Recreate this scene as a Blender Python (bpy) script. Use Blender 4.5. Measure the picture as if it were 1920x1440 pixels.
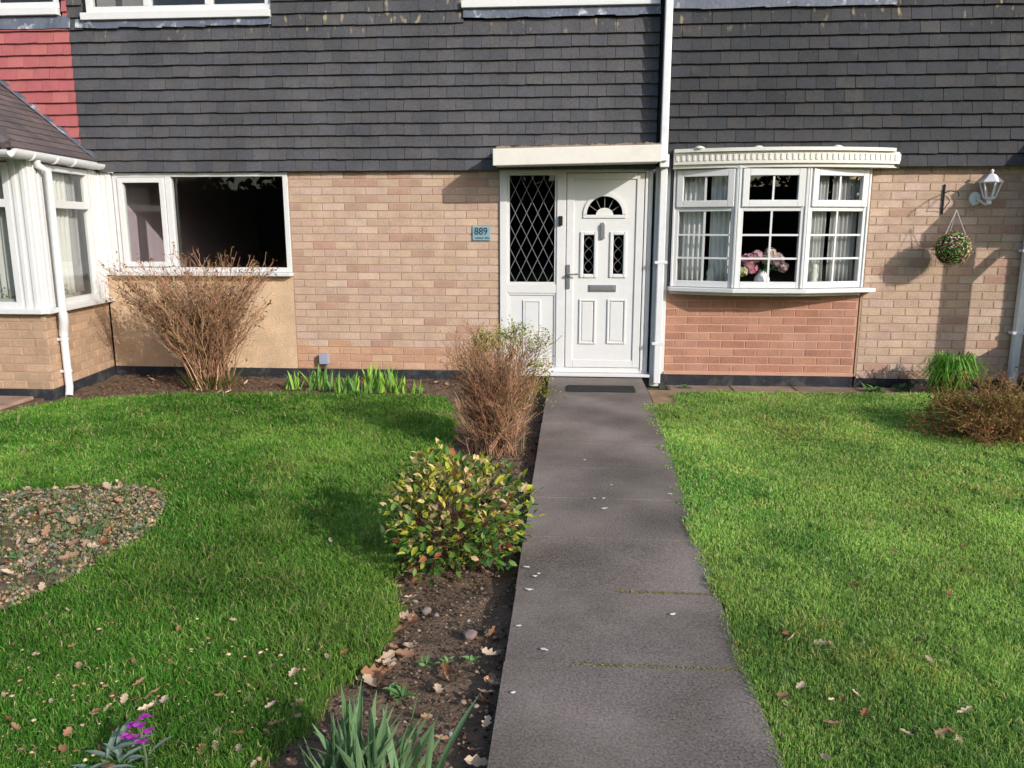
import bpy, math, random
import numpy as np
from mathutils import Vector, Matrix

# ------------------------------------------------------------------ camera, sky, sun
S = bpy.context.scene
for o in list(bpy.data.objects): bpy.data.objects.remove(o)
COL = S.collection
F_PX, PITCH, YAW = 1480.0, math.radians(11.2), math.radians(4.3)
CAM = Vector((0.0, -8.0, 1.483))
cd = bpy.data.cameras.new('camera'); cam = bpy.data.objects.new('camera', cd); COL.objects.link(cam)
cd.sensor_width = 36.0; cd.lens = F_PX/1920*36.0; cd.clip_start = 0.05; cd.clip_end = 2000
cam.location = CAM; cam.rotation_euler = (math.pi/2-PITCH, 0, YAW)
S.camera = cam
SUN_TO = Vector((1.12, -1.0, 0.67)).normalized()
W = bpy.data.worlds.new('World'); S.world = W; W.use_nodes = True
nt = W.node_tree; bg = nt.nodes['Background']
sky = nt.nodes.new('ShaderNodeTexSky'); sky.sky_type = 'NISHITA'; sky.sun_disc = False
sky.sun_elevation = math.asin(SUN_TO.z); sky.sun_rotation = math.atan2(SUN_TO.x, SUN_TO.y)
sky.air_density = 1.0; sky.dust_density = 1.5
nt.links.new(sky.outputs[0], bg.inputs[0]); bg.inputs[1].default_value = 0.15
sl = bpy.data.lights.new('sun', 'SUN'); sl.energy = 2.75; sl.angle = math.radians(0.55); sl.color = (1.0, 0.94, 0.86)
sun = bpy.data.objects.new('sun', sl); COL.objects.link(sun); sun.location = (12, -12, 9)
sun.rotation_euler = (-SUN_TO).to_track_quat('-Z', 'Y').to_euler()
S.render.engine = 'CYCLES'
S.view_settings.view_transform = 'Standard'; S.view_settings.look = 'None'
S.view_settings.exposure = 0.56; S.view_settings.gamma = 1.0
S.cycles.max_bounces = 8; S.cycles.transparent_max_bounces = 12

# ------------------------------------------------------------------ pixel -> place helpers
FW = Vector((-math.sin(YAW)*math.cos(PITCH), math.cos(YAW)*math.cos(PITCH), -math.sin(PITCH)))
RT = Vector((math.cos(YAW), math.sin(YAW), 0)); UP = RT.cross(FW)
def ray(u, v): return FW + RT*((u-960)/F_PX) - UP*((v-720)/F_PX)
def onY(u, v, y=0.0):
    d = ray(u, v); return CAM + d*((y-CAM.y)/d.y)
def onZ(u, v, z=0.0):
    d = ray(u, v); return CAM + d*((z-CAM.z)/d.z)
def proj(p):
    q = Vector(p)-CAM; d = q.dot(FW)
    return (960+F_PX*q.dot(RT)/d, 720-F_PX*q.dot(UP)/d, d)

R = random.Random(7)
NP = np.random.default_rng(11)
def lin(r, g, b):
    def c(x):
        x /= 255.0
        return x/12.92 if x <= 0.04045 else ((x+0.055)/1.055)**2.4
    return (c(r), c(g), c(b))

# ------------------------------------------------------------------ mesh builder
class MB:
    def __init__(s): s.v = []; s.f = []; s.t = []
    def add(s, vs, fs, tint=(1, 1, 1), T=None):
        n = len(s.v)
        if T is not None: vs = [tuple(T @ Vector(p)) for p in vs]
        s.v += [tuple(p) for p in vs]; s.t += [tuple(tint)]*len(vs)
        s.f += [tuple(i+n for i in f) for f in fs]
        return s
    def box(s, x0, x1, y0, y1, z0, z1, T=None, tint=(1, 1, 1)):
        vs = [(x, y, z) for z in (z0, z1) for y in (y0, y1) for x in (x0, x1)]
        return s.add(vs, [(0, 2, 3, 1), (4, 5, 7, 6), (0, 1, 5, 4), (2, 6, 7, 3), (0, 4, 6, 2), (1, 3, 7, 5)], tint, T)
    def tube(s, pts, rad, n=8, tint=(1, 1, 1), cap=True, rot=0.0):
        pts = [Vector(p) for p in pts]
        if not isinstance(rad, (list, tuple)): rad = [rad]*len(pts)
        vs = []; prev = None
        for i, p in enumerate(pts):
            d = (pts[min(i+1, len(pts)-1)]-pts[max(i-1, 0)])
            d = d.normalized() if d.length > 1e-9 else Vector((0, 0, 1))
            a = prev if prev is not None else (Vector((1, 0, 0)) if abs(d.x) < 0.8 else Vector((0, 1, 0)))
            a = (a-d*a.dot(d)); a = a.normalized() if a.length > 1e-6 else d.orthogonal().normalized()
            b = d.cross(a); prev = a
            for k in range(n):
                t = 2*math.pi*k/n+rot
                vs.append(tuple(p+(a*math.cos(t)+b*math.sin(t))*rad[i]))
        fs = []
        for i in range(len(pts)-1):
            for k in range(n):
                fs.append((i*n+k, i*n+(k+1) % n, (i+1)*n+(k+1) % n, (i+1)*n+k))
        if cap:
            fs.append(tuple(range(n-1, -1, -1))); fs.append(tuple((len(pts)-1)*n+k for k in range(n)))
        return s.add(vs, fs, tint)
    def prism(s, poly, z0, z1, tint=(1, 1, 1), T=None):
        n = len(poly)
        vs = [(p[0], p[1], z0) for p in poly]+[(p[0], p[1], z1) for p in poly]
        fs = [tuple(range(n-1, -1, -1)), tuple(range(n, 2*n))]+[(i, (i+1) % n, n+(i+1) % n, n+i) for i in range(n)]
        return s.add(vs, fs, tint, T)
    def lathe(s, prof, n=16, c=(0, 0, 0), tint=(1, 1, 1), rot=0.0):
        vs = []
        for r, z in prof:
            for k in range(n):
                t = 2*math.pi*k/n+rot; vs.append((c[0]+r*math.cos(t), c[1]+r*math.sin(t), c[2]+z))
        fs = [(i*n+k, i*n+(k+1) % n, (i+1)*n+(k+1) % n, (i+1)*n+k) for i in range(len(prof)-1) for k in range(n)]
        fs.append(tuple(range(n-1, -1, -1))); fs.append(tuple((len(prof)-1)*n+k for k in range(n)))
        return s.add(vs, fs, tint)
    def mesh(s, name, mat):
        m = bpy.data.meshes.new(name); m.from_pydata(s.v, [], s.f); m.update()
        a = m.attributes.new('tint', 'FLOAT_COLOR', 'POINT')
        a.data.foreach_set('color', np.hstack([np.array(s.t, dtype=np.float32).reshape(-1, 3), np.ones((len(s.t), 1), np.float32)]).ravel())
        if mat: m.materials.append(mat)
        return m
    def build(s, name, mat, parent=None, smooth=False, bevel=0.0, loc=None):
        m = s.mesh(name, mat)
        if smooth: m.polygons.foreach_set('use_smooth', [True]*len(m.polygons))
        o = link(name, m, parent)
        if loc is not None: o.location = loc
        if bevel:
            b = o.modifiers.new('bevel', 'BEVEL'); b.width = bevel; b.segments = 2; b.limit_method = 'ANGLE'
        return o
def link(name, data, parent=None):
    o = bpy.data.objects.new(name, data); COL.objects.link(o)
    if parent is not None: o.parent = parent
    return o
def tag(o, label=None, cat=None, group=None, kind=None):
    if label: o['label'] = label
    if cat: o['category'] = cat
    if group: o['group'] = group
    if kind: o['kind'] = kind
    return o
def thing(name, label, cat, loc=(0, 0, 0), group=None):
    o = bpy.data.objects.new(name, None); COL.objects.link(o); o.location = loc; o.empty_display_size = 0.1
    return tag(o, label, cat, group)
def big_mesh(name, V, Fc, tint, mat, parent=None, smooth=False):
    """numpy triangles -> mesh object; V (n,3), Fc (m,3), tint (n,3)"""
    m = bpy.data.meshes.new(name)
    m.vertices.add(len(V)); m.vertices.foreach_set('co', V.astype(np.float32).ravel())
    m.loops.add(len(Fc)*3); m.loops.foreach_set('vertex_index', Fc.astype(np.int32).ravel())
    m.polygons.add(len(Fc)); m.polygons.foreach_set('loop_start', np.arange(0, len(Fc)*3, 3, dtype=np.int32))
    m.polygons.foreach_set('loop_total', np.full(len(Fc), 3, np.int32))
    if smooth: m.polygons.foreach_set('use_smooth', np.ones(len(Fc), bool))
    m.update(calc_edges=True)
    a = m.attributes.new('tint', 'FLOAT_COLOR', 'POINT')
    a.data.foreach_set('color', np.hstack([tint, np.ones((len(tint), 1))]).astype(np.float32).ravel())
    m.materials.append(mat)
    return link(name, m, parent)

# ------------------------------------------------------------------ materials
def new_mat(name):
    m = bpy.data.materials.new(name); m.use_nodes = True
    return m, m.node_tree, m.node_tree.nodes['Principled BSDF']
def tinted(name, base, rough=0.7, var=0.15, nscale=6.0, fine=60.0, bump=0.0, bscale=80.0, spec=0.3, dirt=None, dirt_scale=2.0, dirt_amt=0.0, stretch=None, dirt_edge=(0.5, 0.7)):
    """base x tint attribute x two octaves of noise, with optional stains and fine bump (object coords)"""
    m, t, b = new_mat(name); N = t.nodes; L = t.links
    tc = N.new('ShaderNodeNewGeometry'); src = tc.outputs['Position']
    if stretch:
        mp = N.new('ShaderNodeVectorMath'); mp.operation = 'MULTIPLY'; mp.inputs[1].default_value = stretch
        L.new(src, mp.inputs[0]); src = mp.outputs[0]
    at = N.new('ShaderNodeAttribute'); at.attribute_name = 'tint'
    mul = N.new('ShaderNodeMix'); mul.data_type = 'RGBA'; mul.blend_type = 'MULTIPLY'; mul.inputs[0].default_value = 1
    mul.inputs[6].default_value = (*base, 1); L.new(at.outputs['Color'], mul.inputs[7])
    n1 = N.new('ShaderNodeTexNoise'); n1.inputs['Scale'].default_value = nscale; n1.inputs['Detail'].default_value = 5
    n2 = N.new('ShaderNodeTexNoise'); n2.inputs['Scale'].default_value = fine; n2.inputs['Detail'].default_value = 3
    L.new(src, n1.inputs['Vector']); L.new(src, n2.inputs['Vector'])
    ad = N.new('ShaderNodeMath'); ad.operation = 'ADD'; L.new(n1.outputs[0], ad.inputs[0]); L.new(n2.outputs[0], ad.inputs[1])
    mr = N.new('ShaderNodeMapRange'); mr.inputs[1].default_value = 0.6; mr.inputs[2].default_value = 1.4
    mr.inputs[3].default_value = 1-var; mr.inputs[4].default_value = 1+var; L.new(ad.outputs[0], mr.inputs[0])
    mv = N.new('ShaderNodeVectorMath'); mv.operation = 'SCALE'; L.new(mul.outputs[2], mv.inputs[0]); L.new(mr.outputs[0], mv.inputs['Scale'])
    out = mv.outputs[0]
    if dirt:
        n3 = N.new('ShaderNodeTexNoise'); n3.inputs['Scale'].default_value = dirt_scale; n3.inputs['Detail'].default_value = 6; n3.inputs['Roughness'].default_value = 0.65
        L.new(src, n3.inputs['Vector'])
        mr2 = N.new('ShaderNodeMapRange'); mr2.inputs[1].default_value = dirt_edge[0]; mr2.inputs[2].default_value = dirt_edge[1]; mr2.inputs[4].default_value = dirt_amt
        L.new(n3.outputs[0], mr2.inputs[0])
        mx = N.new('ShaderNodeMix'); mx.data_type = 'RGBA'; L.new(mr2.outputs[0], mx.inputs[0]); L.new(out, mx.inputs[6]); mx.inputs[7].default_value = (*dirt, 1)
        out = mx.outputs[2]
    L.new(out, b.inputs['Base Color'])
    b.inputs['Roughness'].default_value = rough; b.inputs['Specular IOR Level'].default_value = spec
    if bump:
        nb = N.new('ShaderNodeTexNoise'); nb.inputs['Scale'].default_value = bscale; nb.inputs['Detail'].default_value = 4; L.new(src, nb.inputs['Vector'])
        bp = N.new('ShaderNodeBump'); bp.inputs['Strength'].default_value = bump; bp.inputs['Distance'].default_value = 0.01
        L.new(nb.outputs[0], bp.inputs['Height']); L.new(bp.outputs[0], b.inputs['Normal'])
    return m
def leafy(name, trans=0.35, rough=0.55, spec=0.25):
    m, t, b = new_mat(name); N = t.nodes; L = t.links
    at = N.new('ShaderNodeAttribute'); at.attribute_name = 'tint'
    L.new(at.outputs['Color'], b.inputs['Base Color']); b.inputs['Roughness'].default_value = rough; b.inputs['Specular IOR Level'].default_value = spec
    tr = N.new('ShaderNodeBsdfTranslucent'); L.new(at.outputs['Color'], tr.inputs['Color'])
    mx = N.new('ShaderNodeMixShader'); mx.inputs[0].default_value = trans
    L.new(b.outputs[0], mx.inputs[1]); L.new(tr.outputs[0], mx.inputs[2]); L.new(mx.outputs[0], N['Material Output'].inputs[0])
    return m
def glass(name, tint=(0.93, 0.94, 0.935), gloss=0.06, rough=0.004, wav=0.0):
    m, t, b = new_mat(name); N = t.nodes; L = t.links; N.remove(b)
    tr = N.new('ShaderNodeBsdfTransparent'); tr.inputs[0].default_value = (*tint, 1)
    gl = N.new('ShaderNodeBsdfGlossy'); gl.inputs['Roughness'].default_value = rough
    lw = N.new('ShaderNodeLayerWeight'); lw.inputs[0].default_value = 0.5        # Schlick: same from both faces of the pane
    pw_ = N.new('ShaderNodeMath'); pw_.operation = 'POWER'; pw_.inputs[1].default_value = 5; L.new(lw.outputs['Facing'], pw_.inputs[0])
    mu = N.new('ShaderNodeMath'); mu.operation = 'MULTIPLY_ADD'; mu.inputs[1].default_value = 0.96; mu.inputs[2].default_value = 0.04; L.new(pw_.outputs[0], mu.inputs[0])
    mx = N.new('ShaderNodeMixShader'); L.new(mu.outputs[0], mx.inputs[0]); L.new(tr.outputs[0], mx.inputs[1]); L.new(gl.outputs[0], mx.inputs[2])
    L.new(mx.outputs[0], N['Material Output'].inputs[0])
    if wav:
        g = N.new('ShaderNodeNewGeometry'); nz = N.new('ShaderNodeTexNoise'); nz.inputs['Scale'].default_value = 3; L.new(g.outputs['Position'], nz.inputs['Vector'])
        bp = N.new('ShaderNodeBump'); bp.inputs['Strength'].default_value = wav; bp.inputs['Distance'].default_value = 0.01
        L.new(nz.outputs[0], bp.inputs['Height']); L.new(bp.outputs[0], gl.inputs['Normal'])
    return m
M = {}
M['brick'] = tinted('buff_brick', (1, 1, 1), 0.9, 0.22, 6.5, 55, 0.5, 120, 0.15)
M['mortar'] = tinted('mortar', lin(174, 147, 126), 0.95, 0.15, 5, 60, 0.4, 150, 0.1)
M['mortar_red'] = tinted('pale_mortar', lin(194, 152, 130), 0.95, 0.12, 5, 60, 0.4, 150, 0.1)
M['tile'] = tinted('slate_grey_tile', (1, 1, 1), 0.78, 0.42, 1.7, 60, 0.45, 90, 0.3, lin(104, 98, 90), 4.5, 0.30, None, (0.6, 0.75))
M['tile_red'] = tinted('painted_red_tile', (1, 1, 1), 0.6, 0.10, 8, 70, 0.3, 90, 0.3, lin(120, 84, 78), 7, 0.35, None, (0.62, 0.78))
M['roof_tile'] = tinted('brown_roof_tile', (1, 1, 1), 0.8, 0.2, 10, 90, 0.4, 120, 0.2)
M['batten'] = tinted('dark_batten', (0.012, 0.012, 0.014), 0.95, 0.2)
M['lead'] = tinted('lead_flashing', lin(92, 98, 112), 0.55, 0.3, 7, 40, 0.5, 30, 0.4, lin(205, 208, 214), 9, 0.75, (1, 1, 0.8), (0.56, 0.68))
M['pvc'] = tinted('white_pvc', (0.655, 0.66, 0.665), 0.45, 0.04, 3, 20, 0.0, 80, 0.45, lin(190, 182, 160), 3.5, 0.18, None, (0.5, 0.75))
M['cream'] = tinted('cream_paint', (0.69, 0.665, 0.61), 0.6, 0.05, 3, 25, 0.1, 60, 0.35, lin(175, 165, 140), 4, 0.3, None, (0.55, 0.75))
M['pipe'] = tinted('white_pipe', (0.68, 0.695, 0.72), 0.45, 0.05, 3, 20, 0.0, 80, 0.45, lin(170, 170, 165), 6, 0.3, None, (0.55, 0.75))
M['render'] = tinted('pebble_render', lin(212, 184, 154), 0.95, 0.25, 4, 130, 0.9, 160, 0.1, lin(180, 156, 126), 3, 0.4)
M['plinth'] = tinted('bitumen_plinth', lin(44, 46, 52), 0.8, 0.35, 6, 50, 0.5, 60, 0.25, lin(105, 100, 92), 7, 0.5)
M['glass'] = glass('window_glass'); M['glass_wavy'] = glass('old_window_glass', wav=0.02)
M['glass_dark'] = glass('leaded_glass', (0.55, 0.57, 0.6))
M['steel'] = tinted('brushed_steel', (0.42, 0.42, 0.43), 0.35, 0.08); M['steel'].node_tree.nodes['Principled BSDF'].inputs['Metallic'].default_value = 0.8
M['lead_strip'] = tinted('lead_came', (0.16, 0.165, 0.175), 0.5, 0.1)
M['black'] = tinted('black_plastic', (0.015, 0.015, 0.016), 0.4, 0.1)
M['room'] = tinted('room_wall', (1, 1, 1), 0.9, 0.05)
M['fabric'] = tinted('curtain_cloth', (1, 1, 1), 0.95, 0.05, 8, 80, 0.1, 200, 0.05)
M['concrete'] = tinted('path_concrete', lin(121, 112, 106), 0.94, 0.8, 1.6, 120, 0.25, 200, 0.2, lin(88, 83, 72), 1.1, 0.6, None, (0.45, 0.75))
M['moss_joint'] = tinted('mossy_joint', lin(104, 98, 66), 0.95, 0.5, 12, 70)
M['soil'] = tinted('dark_soil', lin(106, 89, 75), 0.98, 0.45, 7, 90, 0.9, 70, 0.08, lin(132, 112, 90), 14, 0.5)
M['crumb'] = tinted('soil_crumb', (1, 1, 1), 0.95, 0.2)
M['slabgrey'] = tinted('old_paving', lin(138, 122, 106), 0.9, 0.3, 5, 80, 0.5, 100, 0.15, lin(84, 80, 62), 4, 0.5)
M['ground'] = tinted('rough_ground', lin(92, 96, 52), 0.98, 0.4, 0.6, 30)
M['turf'] = tinted('turf_soil', lin(84, 98, 44), 0.98, 0.4, 5, 60)
M['bark'] = tinted('twig_bark', (1, 1, 1), 0.9, 0.2, 12, 90)
M['leaf'] = leafy('leaf', 0.3); M['grass'] = leafy('grass_blade', 0.45, 0.6, 0.2); M['dry'] = leafy('dry_leaf', 0.2, 0.8, 0.1)
M['petal'] = leafy('petal', 0.3, 0.7, 0.1); M['mat'] = tinted('door_mat', lin(62, 62, 62), 0.98, 0.25, 10, 200, 0.8, 260, 0.05)
M['stone'] = tinted('stone', (1, 1, 1), 0.9, 0.2, 20, 90, 0.3, 80, 0.15)
M['paint'] = tinted('painted', (1, 1, 1), 0.5, 0.05)

def lichen(m, z0, z1, col):
    t = m.node_tree; N = t.nodes; L = t.links; b = N['Principled BSDF']; src = b.inputs['Base Color'].links[0].from_socket
    g = N.new('ShaderNodeNewGeometry'); sp = N.new('ShaderNodeSeparateXYZ'); L.new(g.outputs['Position'], sp.inputs[0])
    mz = N.new('ShaderNodeMapRange'); mz.inputs[1].default_value = z0; mz.inputs[2].default_value = z1; L.new(sp.outputs['Z'], mz.inputs[0])
    sc = N.new('ShaderNodeVectorMath'); sc.operation = 'MULTIPLY'; sc.inputs[1].default_value = (1, 1, .35); L.new(g.outputs['Position'], sc.inputs[0])
    n = N.new('ShaderNodeTexNoise'); n.inputs['Scale'].default_value = 17; n.inputs['Detail'].default_value = 5; L.new(sc.outputs[0], n.inputs['Vector'])
    mr = N.new('ShaderNodeMapRange'); mr.inputs[1].default_value = .615; mr.inputs[2].default_value = .70; L.new(n.outputs[0], mr.inputs[0])
    mu = N.new('ShaderNodeMath'); mu.operation = 'MULTIPLY'; L.new(mz.outputs[0], mu.inputs[0]); L.new(mr.outputs[0], mu.inputs[1])
    m2 = N.new('ShaderNodeMath'); m2.operation = 'MULTIPLY'; m2.inputs[1].default_value = .6; L.new(mu.outputs[0], m2.inputs[0])
    mx = N.new('ShaderNodeMix'); mx.data_type = 'RGBA'; L.new(m2.outputs[0], mx.inputs[0]); L.new(src, mx.inputs[6]); mx.inputs[7].default_value = (*col, 1); L.new(mx.outputs[2], b.inputs['Base Color'])
lichen(M['tile'], 3.24, 3.36, lin(176, 158, 122))
# ------------------------------------------------------------------ value noise for patches (numpy)
_lat = NP.random((64, 64))
def vnoise(x, y, s):
    x = np.asarray(x)*s+31.7; y = np.asarray(y)*s+17.3
    xi = np.floor(x).astype(int); yi = np.floor(y).astype(int); fx = x-xi; fy = y-yi
    fx = fx*fx*(3-2*fx); fy = fy*fy*(3-2*fy)
    g = lambda a, b: _lat[a % 64, b % 64]
    return (g(xi, yi)*(1-fx)+g(xi+1, yi)*fx)*(1-fy)+(g(xi, yi+1)*(1-fx)+g(xi+1, yi+1)*fx)*fy
def inpoly(x, y, poly):
    c = np.zeros(len(x), bool); n = len(poly)
    for i in range(n):
        x1, y1 = poly[i][:2]; x2, y2 = poly[(i+1) % n][:2]
        k = ((y1 > y) != (y2 > y)) & (x < (x2-x1)*(y-y1)/((y2-y1) if y2 != y1 else 1e-9)+x1)
        c ^= k
    return c

# ------------------------------------------------------------------ setting: ground, path, beds
PL, PR = -0.215, 0.705                                   # path edges
gm = MB(); n_ = 40
gm.add([(-400, -400, -0.12), (400, -400, -0.12), (400, 400, -0.12), (-400, 400, -0.12)], [(0, 1, 2, 3)])
tag(gm.build('ground', M['ground']), 'rough ground reaching out beyond the front gardens', kind='structure')

def sheet(name, poly, z, mat, label, bumpy=0.02, step=0.12, fine=0.0):
    """a gridded ground sheet cut to a polygon, with its own relief"""
    xs = [p[0] for p in poly]; ys = [p[1] for p in poly]
    nx = int((max(xs)-min(xs))/step)+2; ny = int((max(ys)-min(ys))/step)+2
    gx, gy = np.meshgrid(min(xs)+np.arange(nx)*step, min(ys)+np.arange(ny)*step, indexing='ij')
    gz = z+bumpy*(vnoise(gx, gy, 1.3)-0.5)*2+fine*(vnoise(gx, gy, 11)-0.5)*2
    ins = inpoly(gx.ravel()+step/2, gy.ravel()+step/2, poly).reshape(gx.shape)
    V = np.stack([gx.ravel(), gy.ravel(), gz.ravel()], 1); idx = np.arange(nx*ny).reshape(nx, ny)
    ii, jj = np.where(ins[:-1, :-1])
    a, b, c, d = idx[ii, jj], idx[ii+1, jj], idx[ii+1, jj+1], idx[ii, jj+1]
    Fc = np.vstack([np.stack([a, b, c], 1), np.stack([a, c, d], 1)])
    o = big_mesh(name, V, Fc, np.ones((len(V), 3)), mat, None, True)
    return tag(o, label, kind='structure')

LAWN_L = [(-7.5, -2.05), (-4.75, -1.98), (-4.45, -1.45), (-4.0, -1.2), (-3.3, -1.07), (-2.65, -1.0), (-1.9, -1.0), (-1.16, -1.03), (-1.0, -1.5),
          (-0.86, -2.4), (-0.82, -3.2), (-0.83, -4.0), (-0.81, -4.62), (-0.67, -5.1), (-0.66, -5.35), (-0.74, -5.62), (-0.83, -5.85), (-0.9, -6.1), (-0.95, -7.2), (-7.5, -7.2)]
ISLAND = [(-3.9, -3.95), (-3.3, -3.86), (-2.9, -3.73), (-2.55, -3.68), (-2.34, -3.78), (-2.22, -4.0), (-2.12, -4.32), (-2.1, -4.6), (-2.14, -4.8), (-2.25, -5.22), (-2.6, -5.35), (-3.3, -5.2), (-3.9, -4.7)]
LAWN_R = [(0.64, -1.35), (0.9, -1.30), (1.0, -0.80), (1.3, -0.74), (3.1, -0.72), (7.5, -0.72), (7.5, -7.2), (0.62, -7.2), (0.60, -5.6), (0.59, -4.9), (0.60, -4.0), (0.62, -3.4), (0.655, -2.3)]
sheet('lawn', LAWN_L, -0.055, M['turf'], 'long dark green lawn beside the brown twiggy shrubs', 0.02)
sheet('lawn', LAWN_R, -0.016, M['turf'], 'short bright green lawn before the bow window', 0.004)
BED = [(-7.5, 0.1), (PL+0.01, 0.1), (PL+0.01, -7.2), (-1.3, -7.2), (-1.25, -5.6), (-1.2, -1.7), (-4.2, -1.9), (-7.5, -2.3)]
sheet('flower_bed', BED, -0.065, M['soil'], 'dark earth bed running along the path and the brick wall', 0.015, 0.025, 0.012)
sheet('island_bed', ISLAND, -0.035, M['soil'], 'weedy leaf strewn bed set in the lawn', 0.02, 0.025, 0.015)

pm = MB(); pm.box(PL+0.012, .60, -8.6, -0.13, -0.11, -0.010)
path = tag(pm.build('path', M['moss_joint']), 'grey concrete slab path leading to the white front door', kind='structure')
def edge_x(y): return float(np.interp(y, [-8.6, -5, -3.8, -2.2, -1.2, -.1], [.615, .618, .64, .69, .715, .715]))
ys = []; y = -0.36
while y > -8.4: ys.append(y); y -= 0.5725
ys = [-5.493+0.5715*i for i in range(9)]; ys = [-5.493-0.5715*i for i in range(5, 0, -1)]+ys+[-0.14]
for i in range(len(ys)-1):
    y0, y1 = ys[i], ys[i+1]; g = 0.0012
    sm = MB(); tn = 0.97+0.06*R.random(); tnt = (tn, tn*(0.985+0.02*R.random()), tn*(0.97+0.03*R.random()))
    dz = R.uniform(-0.003, 0.003); j = lambda: R.uniform(-0.003, 0.003)
    e0_, e1_ = edge_x(y0), edge_x(y1); xl = PL+j(); sm.prism([(xl, y0+g), (e0_, y0+g), (e1_, y1-g), (xl, y1-g)], -0.10, dz, tint=tnt)
    sm.build('slab', M['concrete'], path, bevel=0.0015)
# paving strip along the right hand wall, and by the left porch
pv = MB(); pv.box(0.95, 5.8, -0.86, -0.18, -0.11, -0.056)
pav = tag(pv.build('paving', M['soil']), 'old paving strip under the bow window wall', kind='structure')
x = 0.97
while x < 4.6:
    w = 0.60; q = MB(); q.box(x, x+w-0.012, -0.80, -0.20, -0.09, -0.05+R.uniform(-0.004, 0.004), tint=(R.uniform(.8, 1.1),)*3)
    q.build('slab', M['slabgrey'], pav, bevel=0.006); x += w
pv = MB(); pv.box(-7.5, -4.78, -2.1, -1.31, -0.11, -0.04)
pav2 = tag(pv.build('paving', M['soil']), 'pale pinkish paving at the foot of the glazed porch', kind='structure')
for i in range(4):
    q = MB(); q.box(-4.83-0.6*(i+1), -4.84-0.6*i, -1.98, -1.36, -0.09, -0.012, tint=(1.35, 1.22, 1.2)); q.build('slab', M['slabgrey'], pav2, bevel=0.006)
# two reddish pavers at the end of the path by the downpipe
for x0, x1, y0, y1, lb in ((0.725, 0.99, -1.02, -0.62, 'worn brownish paver at the foot of the downpipe beside the path'), (0.725, 0.99, -1.36, -1.03, 'worn brownish paver where the path meets the right lawn corner')):
    q = MB(); q.box(x0, x1, y0, y1, -0.09, -0.016+R.uniform(-.003, .003), tint=(1.15, 1.0, .86))
    tag(q.build('paver', M['slabgrey'], None, bevel=0.006), lb, 'paver', 'pavers by the downpipe')
q = MB(); q.box(-0.03, 0.60, -0.86, -0.60, 0.004, 0.014)
tag(q.build('door_mat', M['mat'], None, bevel=0.003), 'dark grey mat lying before the front door', 'door mat')

# ------------------------------------------------------------------ tiles and bricks
def jit(a): return R.uniform(-a, a)
TW, TG = 0.170, 0.1128
def tile_meshes(mat, cols, n=24, tone=1.0):
    out = []
    for i in range(n):
        c = R.choice(cols); k = R.uniform(0.92, 1.07)*tone; c = (c[0]*k, c[1]*k, c[2]*k)
        w = 0.0832; a, b2 = jit(.003), jit(.003); t = 0.015
        vs = [(-w, -0.003, 0.135), (w, -0.003, 0.135), (-w+jit(.0012), -0.033+a, 0.0+jit(.003)), (w+jit(.0012), -0.033+b2, 0.0+jit(.003)),
              (-w, 0.006, 0.135), (w, 0.006, 0.135), (-w, -0.033+t+a, 0.0), (w, -0.033+t+b2, 0.0)]
        mb = MB(); mb.add(vs, [(0, 2, 3, 1), (2, 6, 7, 3), (4, 5, 7, 6), (0, 1, 5, 4), (0, 4, 6, 2), (1, 3, 7, 5)], c)
        out.append((mb.mesh('tile', mat), mb))
    return out
GREY = [lin(102, 102, 107), lin(100, 100, 106), lin(105, 103, 106), lin(99, 100, 105), lin(103, 101, 105), lin(98, 99, 106)]
GREY2 = [lin(88, 89, 93), lin(82, 84, 90), lin(92, 91, 93), lin(80, 83, 89), lin(86, 87, 96)]
REDC = [lin(168, 96, 98), lin(164, 92, 94), lin(160, 92, 92), lin(168, 100, 98)]
def lay(kind, meshes, cells, parent, mat, limit=300, T=None, yoff=0.0):
    """cells: (x, y, z, xscale). The largest in view become objects; the rest one joined part."""
    inv = []
    for c in cells:
        p = (T @ Vector((c[0], c[1], c[2]))) if T is not None else Vector(c[:3])
        u, v, d = proj(p)
        vis = d > 0 and -20 < u < 1940 and -20 < v < 1460
        inv.append((0 if vis else 1, d, c))
    inv.sort(key=lambda a: (a[0], a[1]))
    rest = MB()
    for i, (hid, d, c) in enumerate(inv):
        me, mb = R.choice(meshes)
        mt = Matrix.Translation((c[0], c[1], c[2])) @ Matrix.Rotation(jit(.006), 4, 'Y') @ Matrix.Diagonal((c[3], 1, 1, 1))
        if T is not None: mt = T @ mt
        if i < limit and not hid:
            o = link(kind, me, parent); o.matrix_world = mt
            loc, rq, sc = mt.decompose(); o.location = loc; o.rotation_euler = rq.to_euler(); o.scale = sc
        else:
            rest.add([tuple(mt @ Vector(p)) for p in mb.v], mb.f, mb.t[0])
    if rest.v:
        o = rest.build(kind+'s', mat, parent); o['kind'] = 'stuff'
def tile_cells(x0, x1, z0, z1, y, holes, gauge=TG, TW=TW):
    cells = []; k = 0; z = z0
    while z < z1:
        x = x0-(TW/2 if k % 2 else 0.0)+(jit(.004))
        while x < x1-0.01:
            a, b = max(x, x0), min(x+TW, x1)
            segs = [(a, b)]
            for (hx0, hx1, hz0, hz1) in holes:
                if z+0.06 > hz0 and z < hz1:
                    ns = []
                    for s, e in segs:
                        if e <= hx0 or s >= hx1: ns.append((s, e))
                        else:
                            if s < hx0-.005: ns.append((s, hx0))
                            if e > hx1+.005: ns.append((hx1, e))
                    segs = ns
            for s, e in segs:
                if e-s > 0.012: cells.append(((s+e)/2, y+jit(.0012), z+jit(.0012), (e-s)/0.170))
            x += TW
        z += gauge; k += 1
    return cells
BL, BH, BCO = 0.215, 0.066, 0.0771
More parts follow.
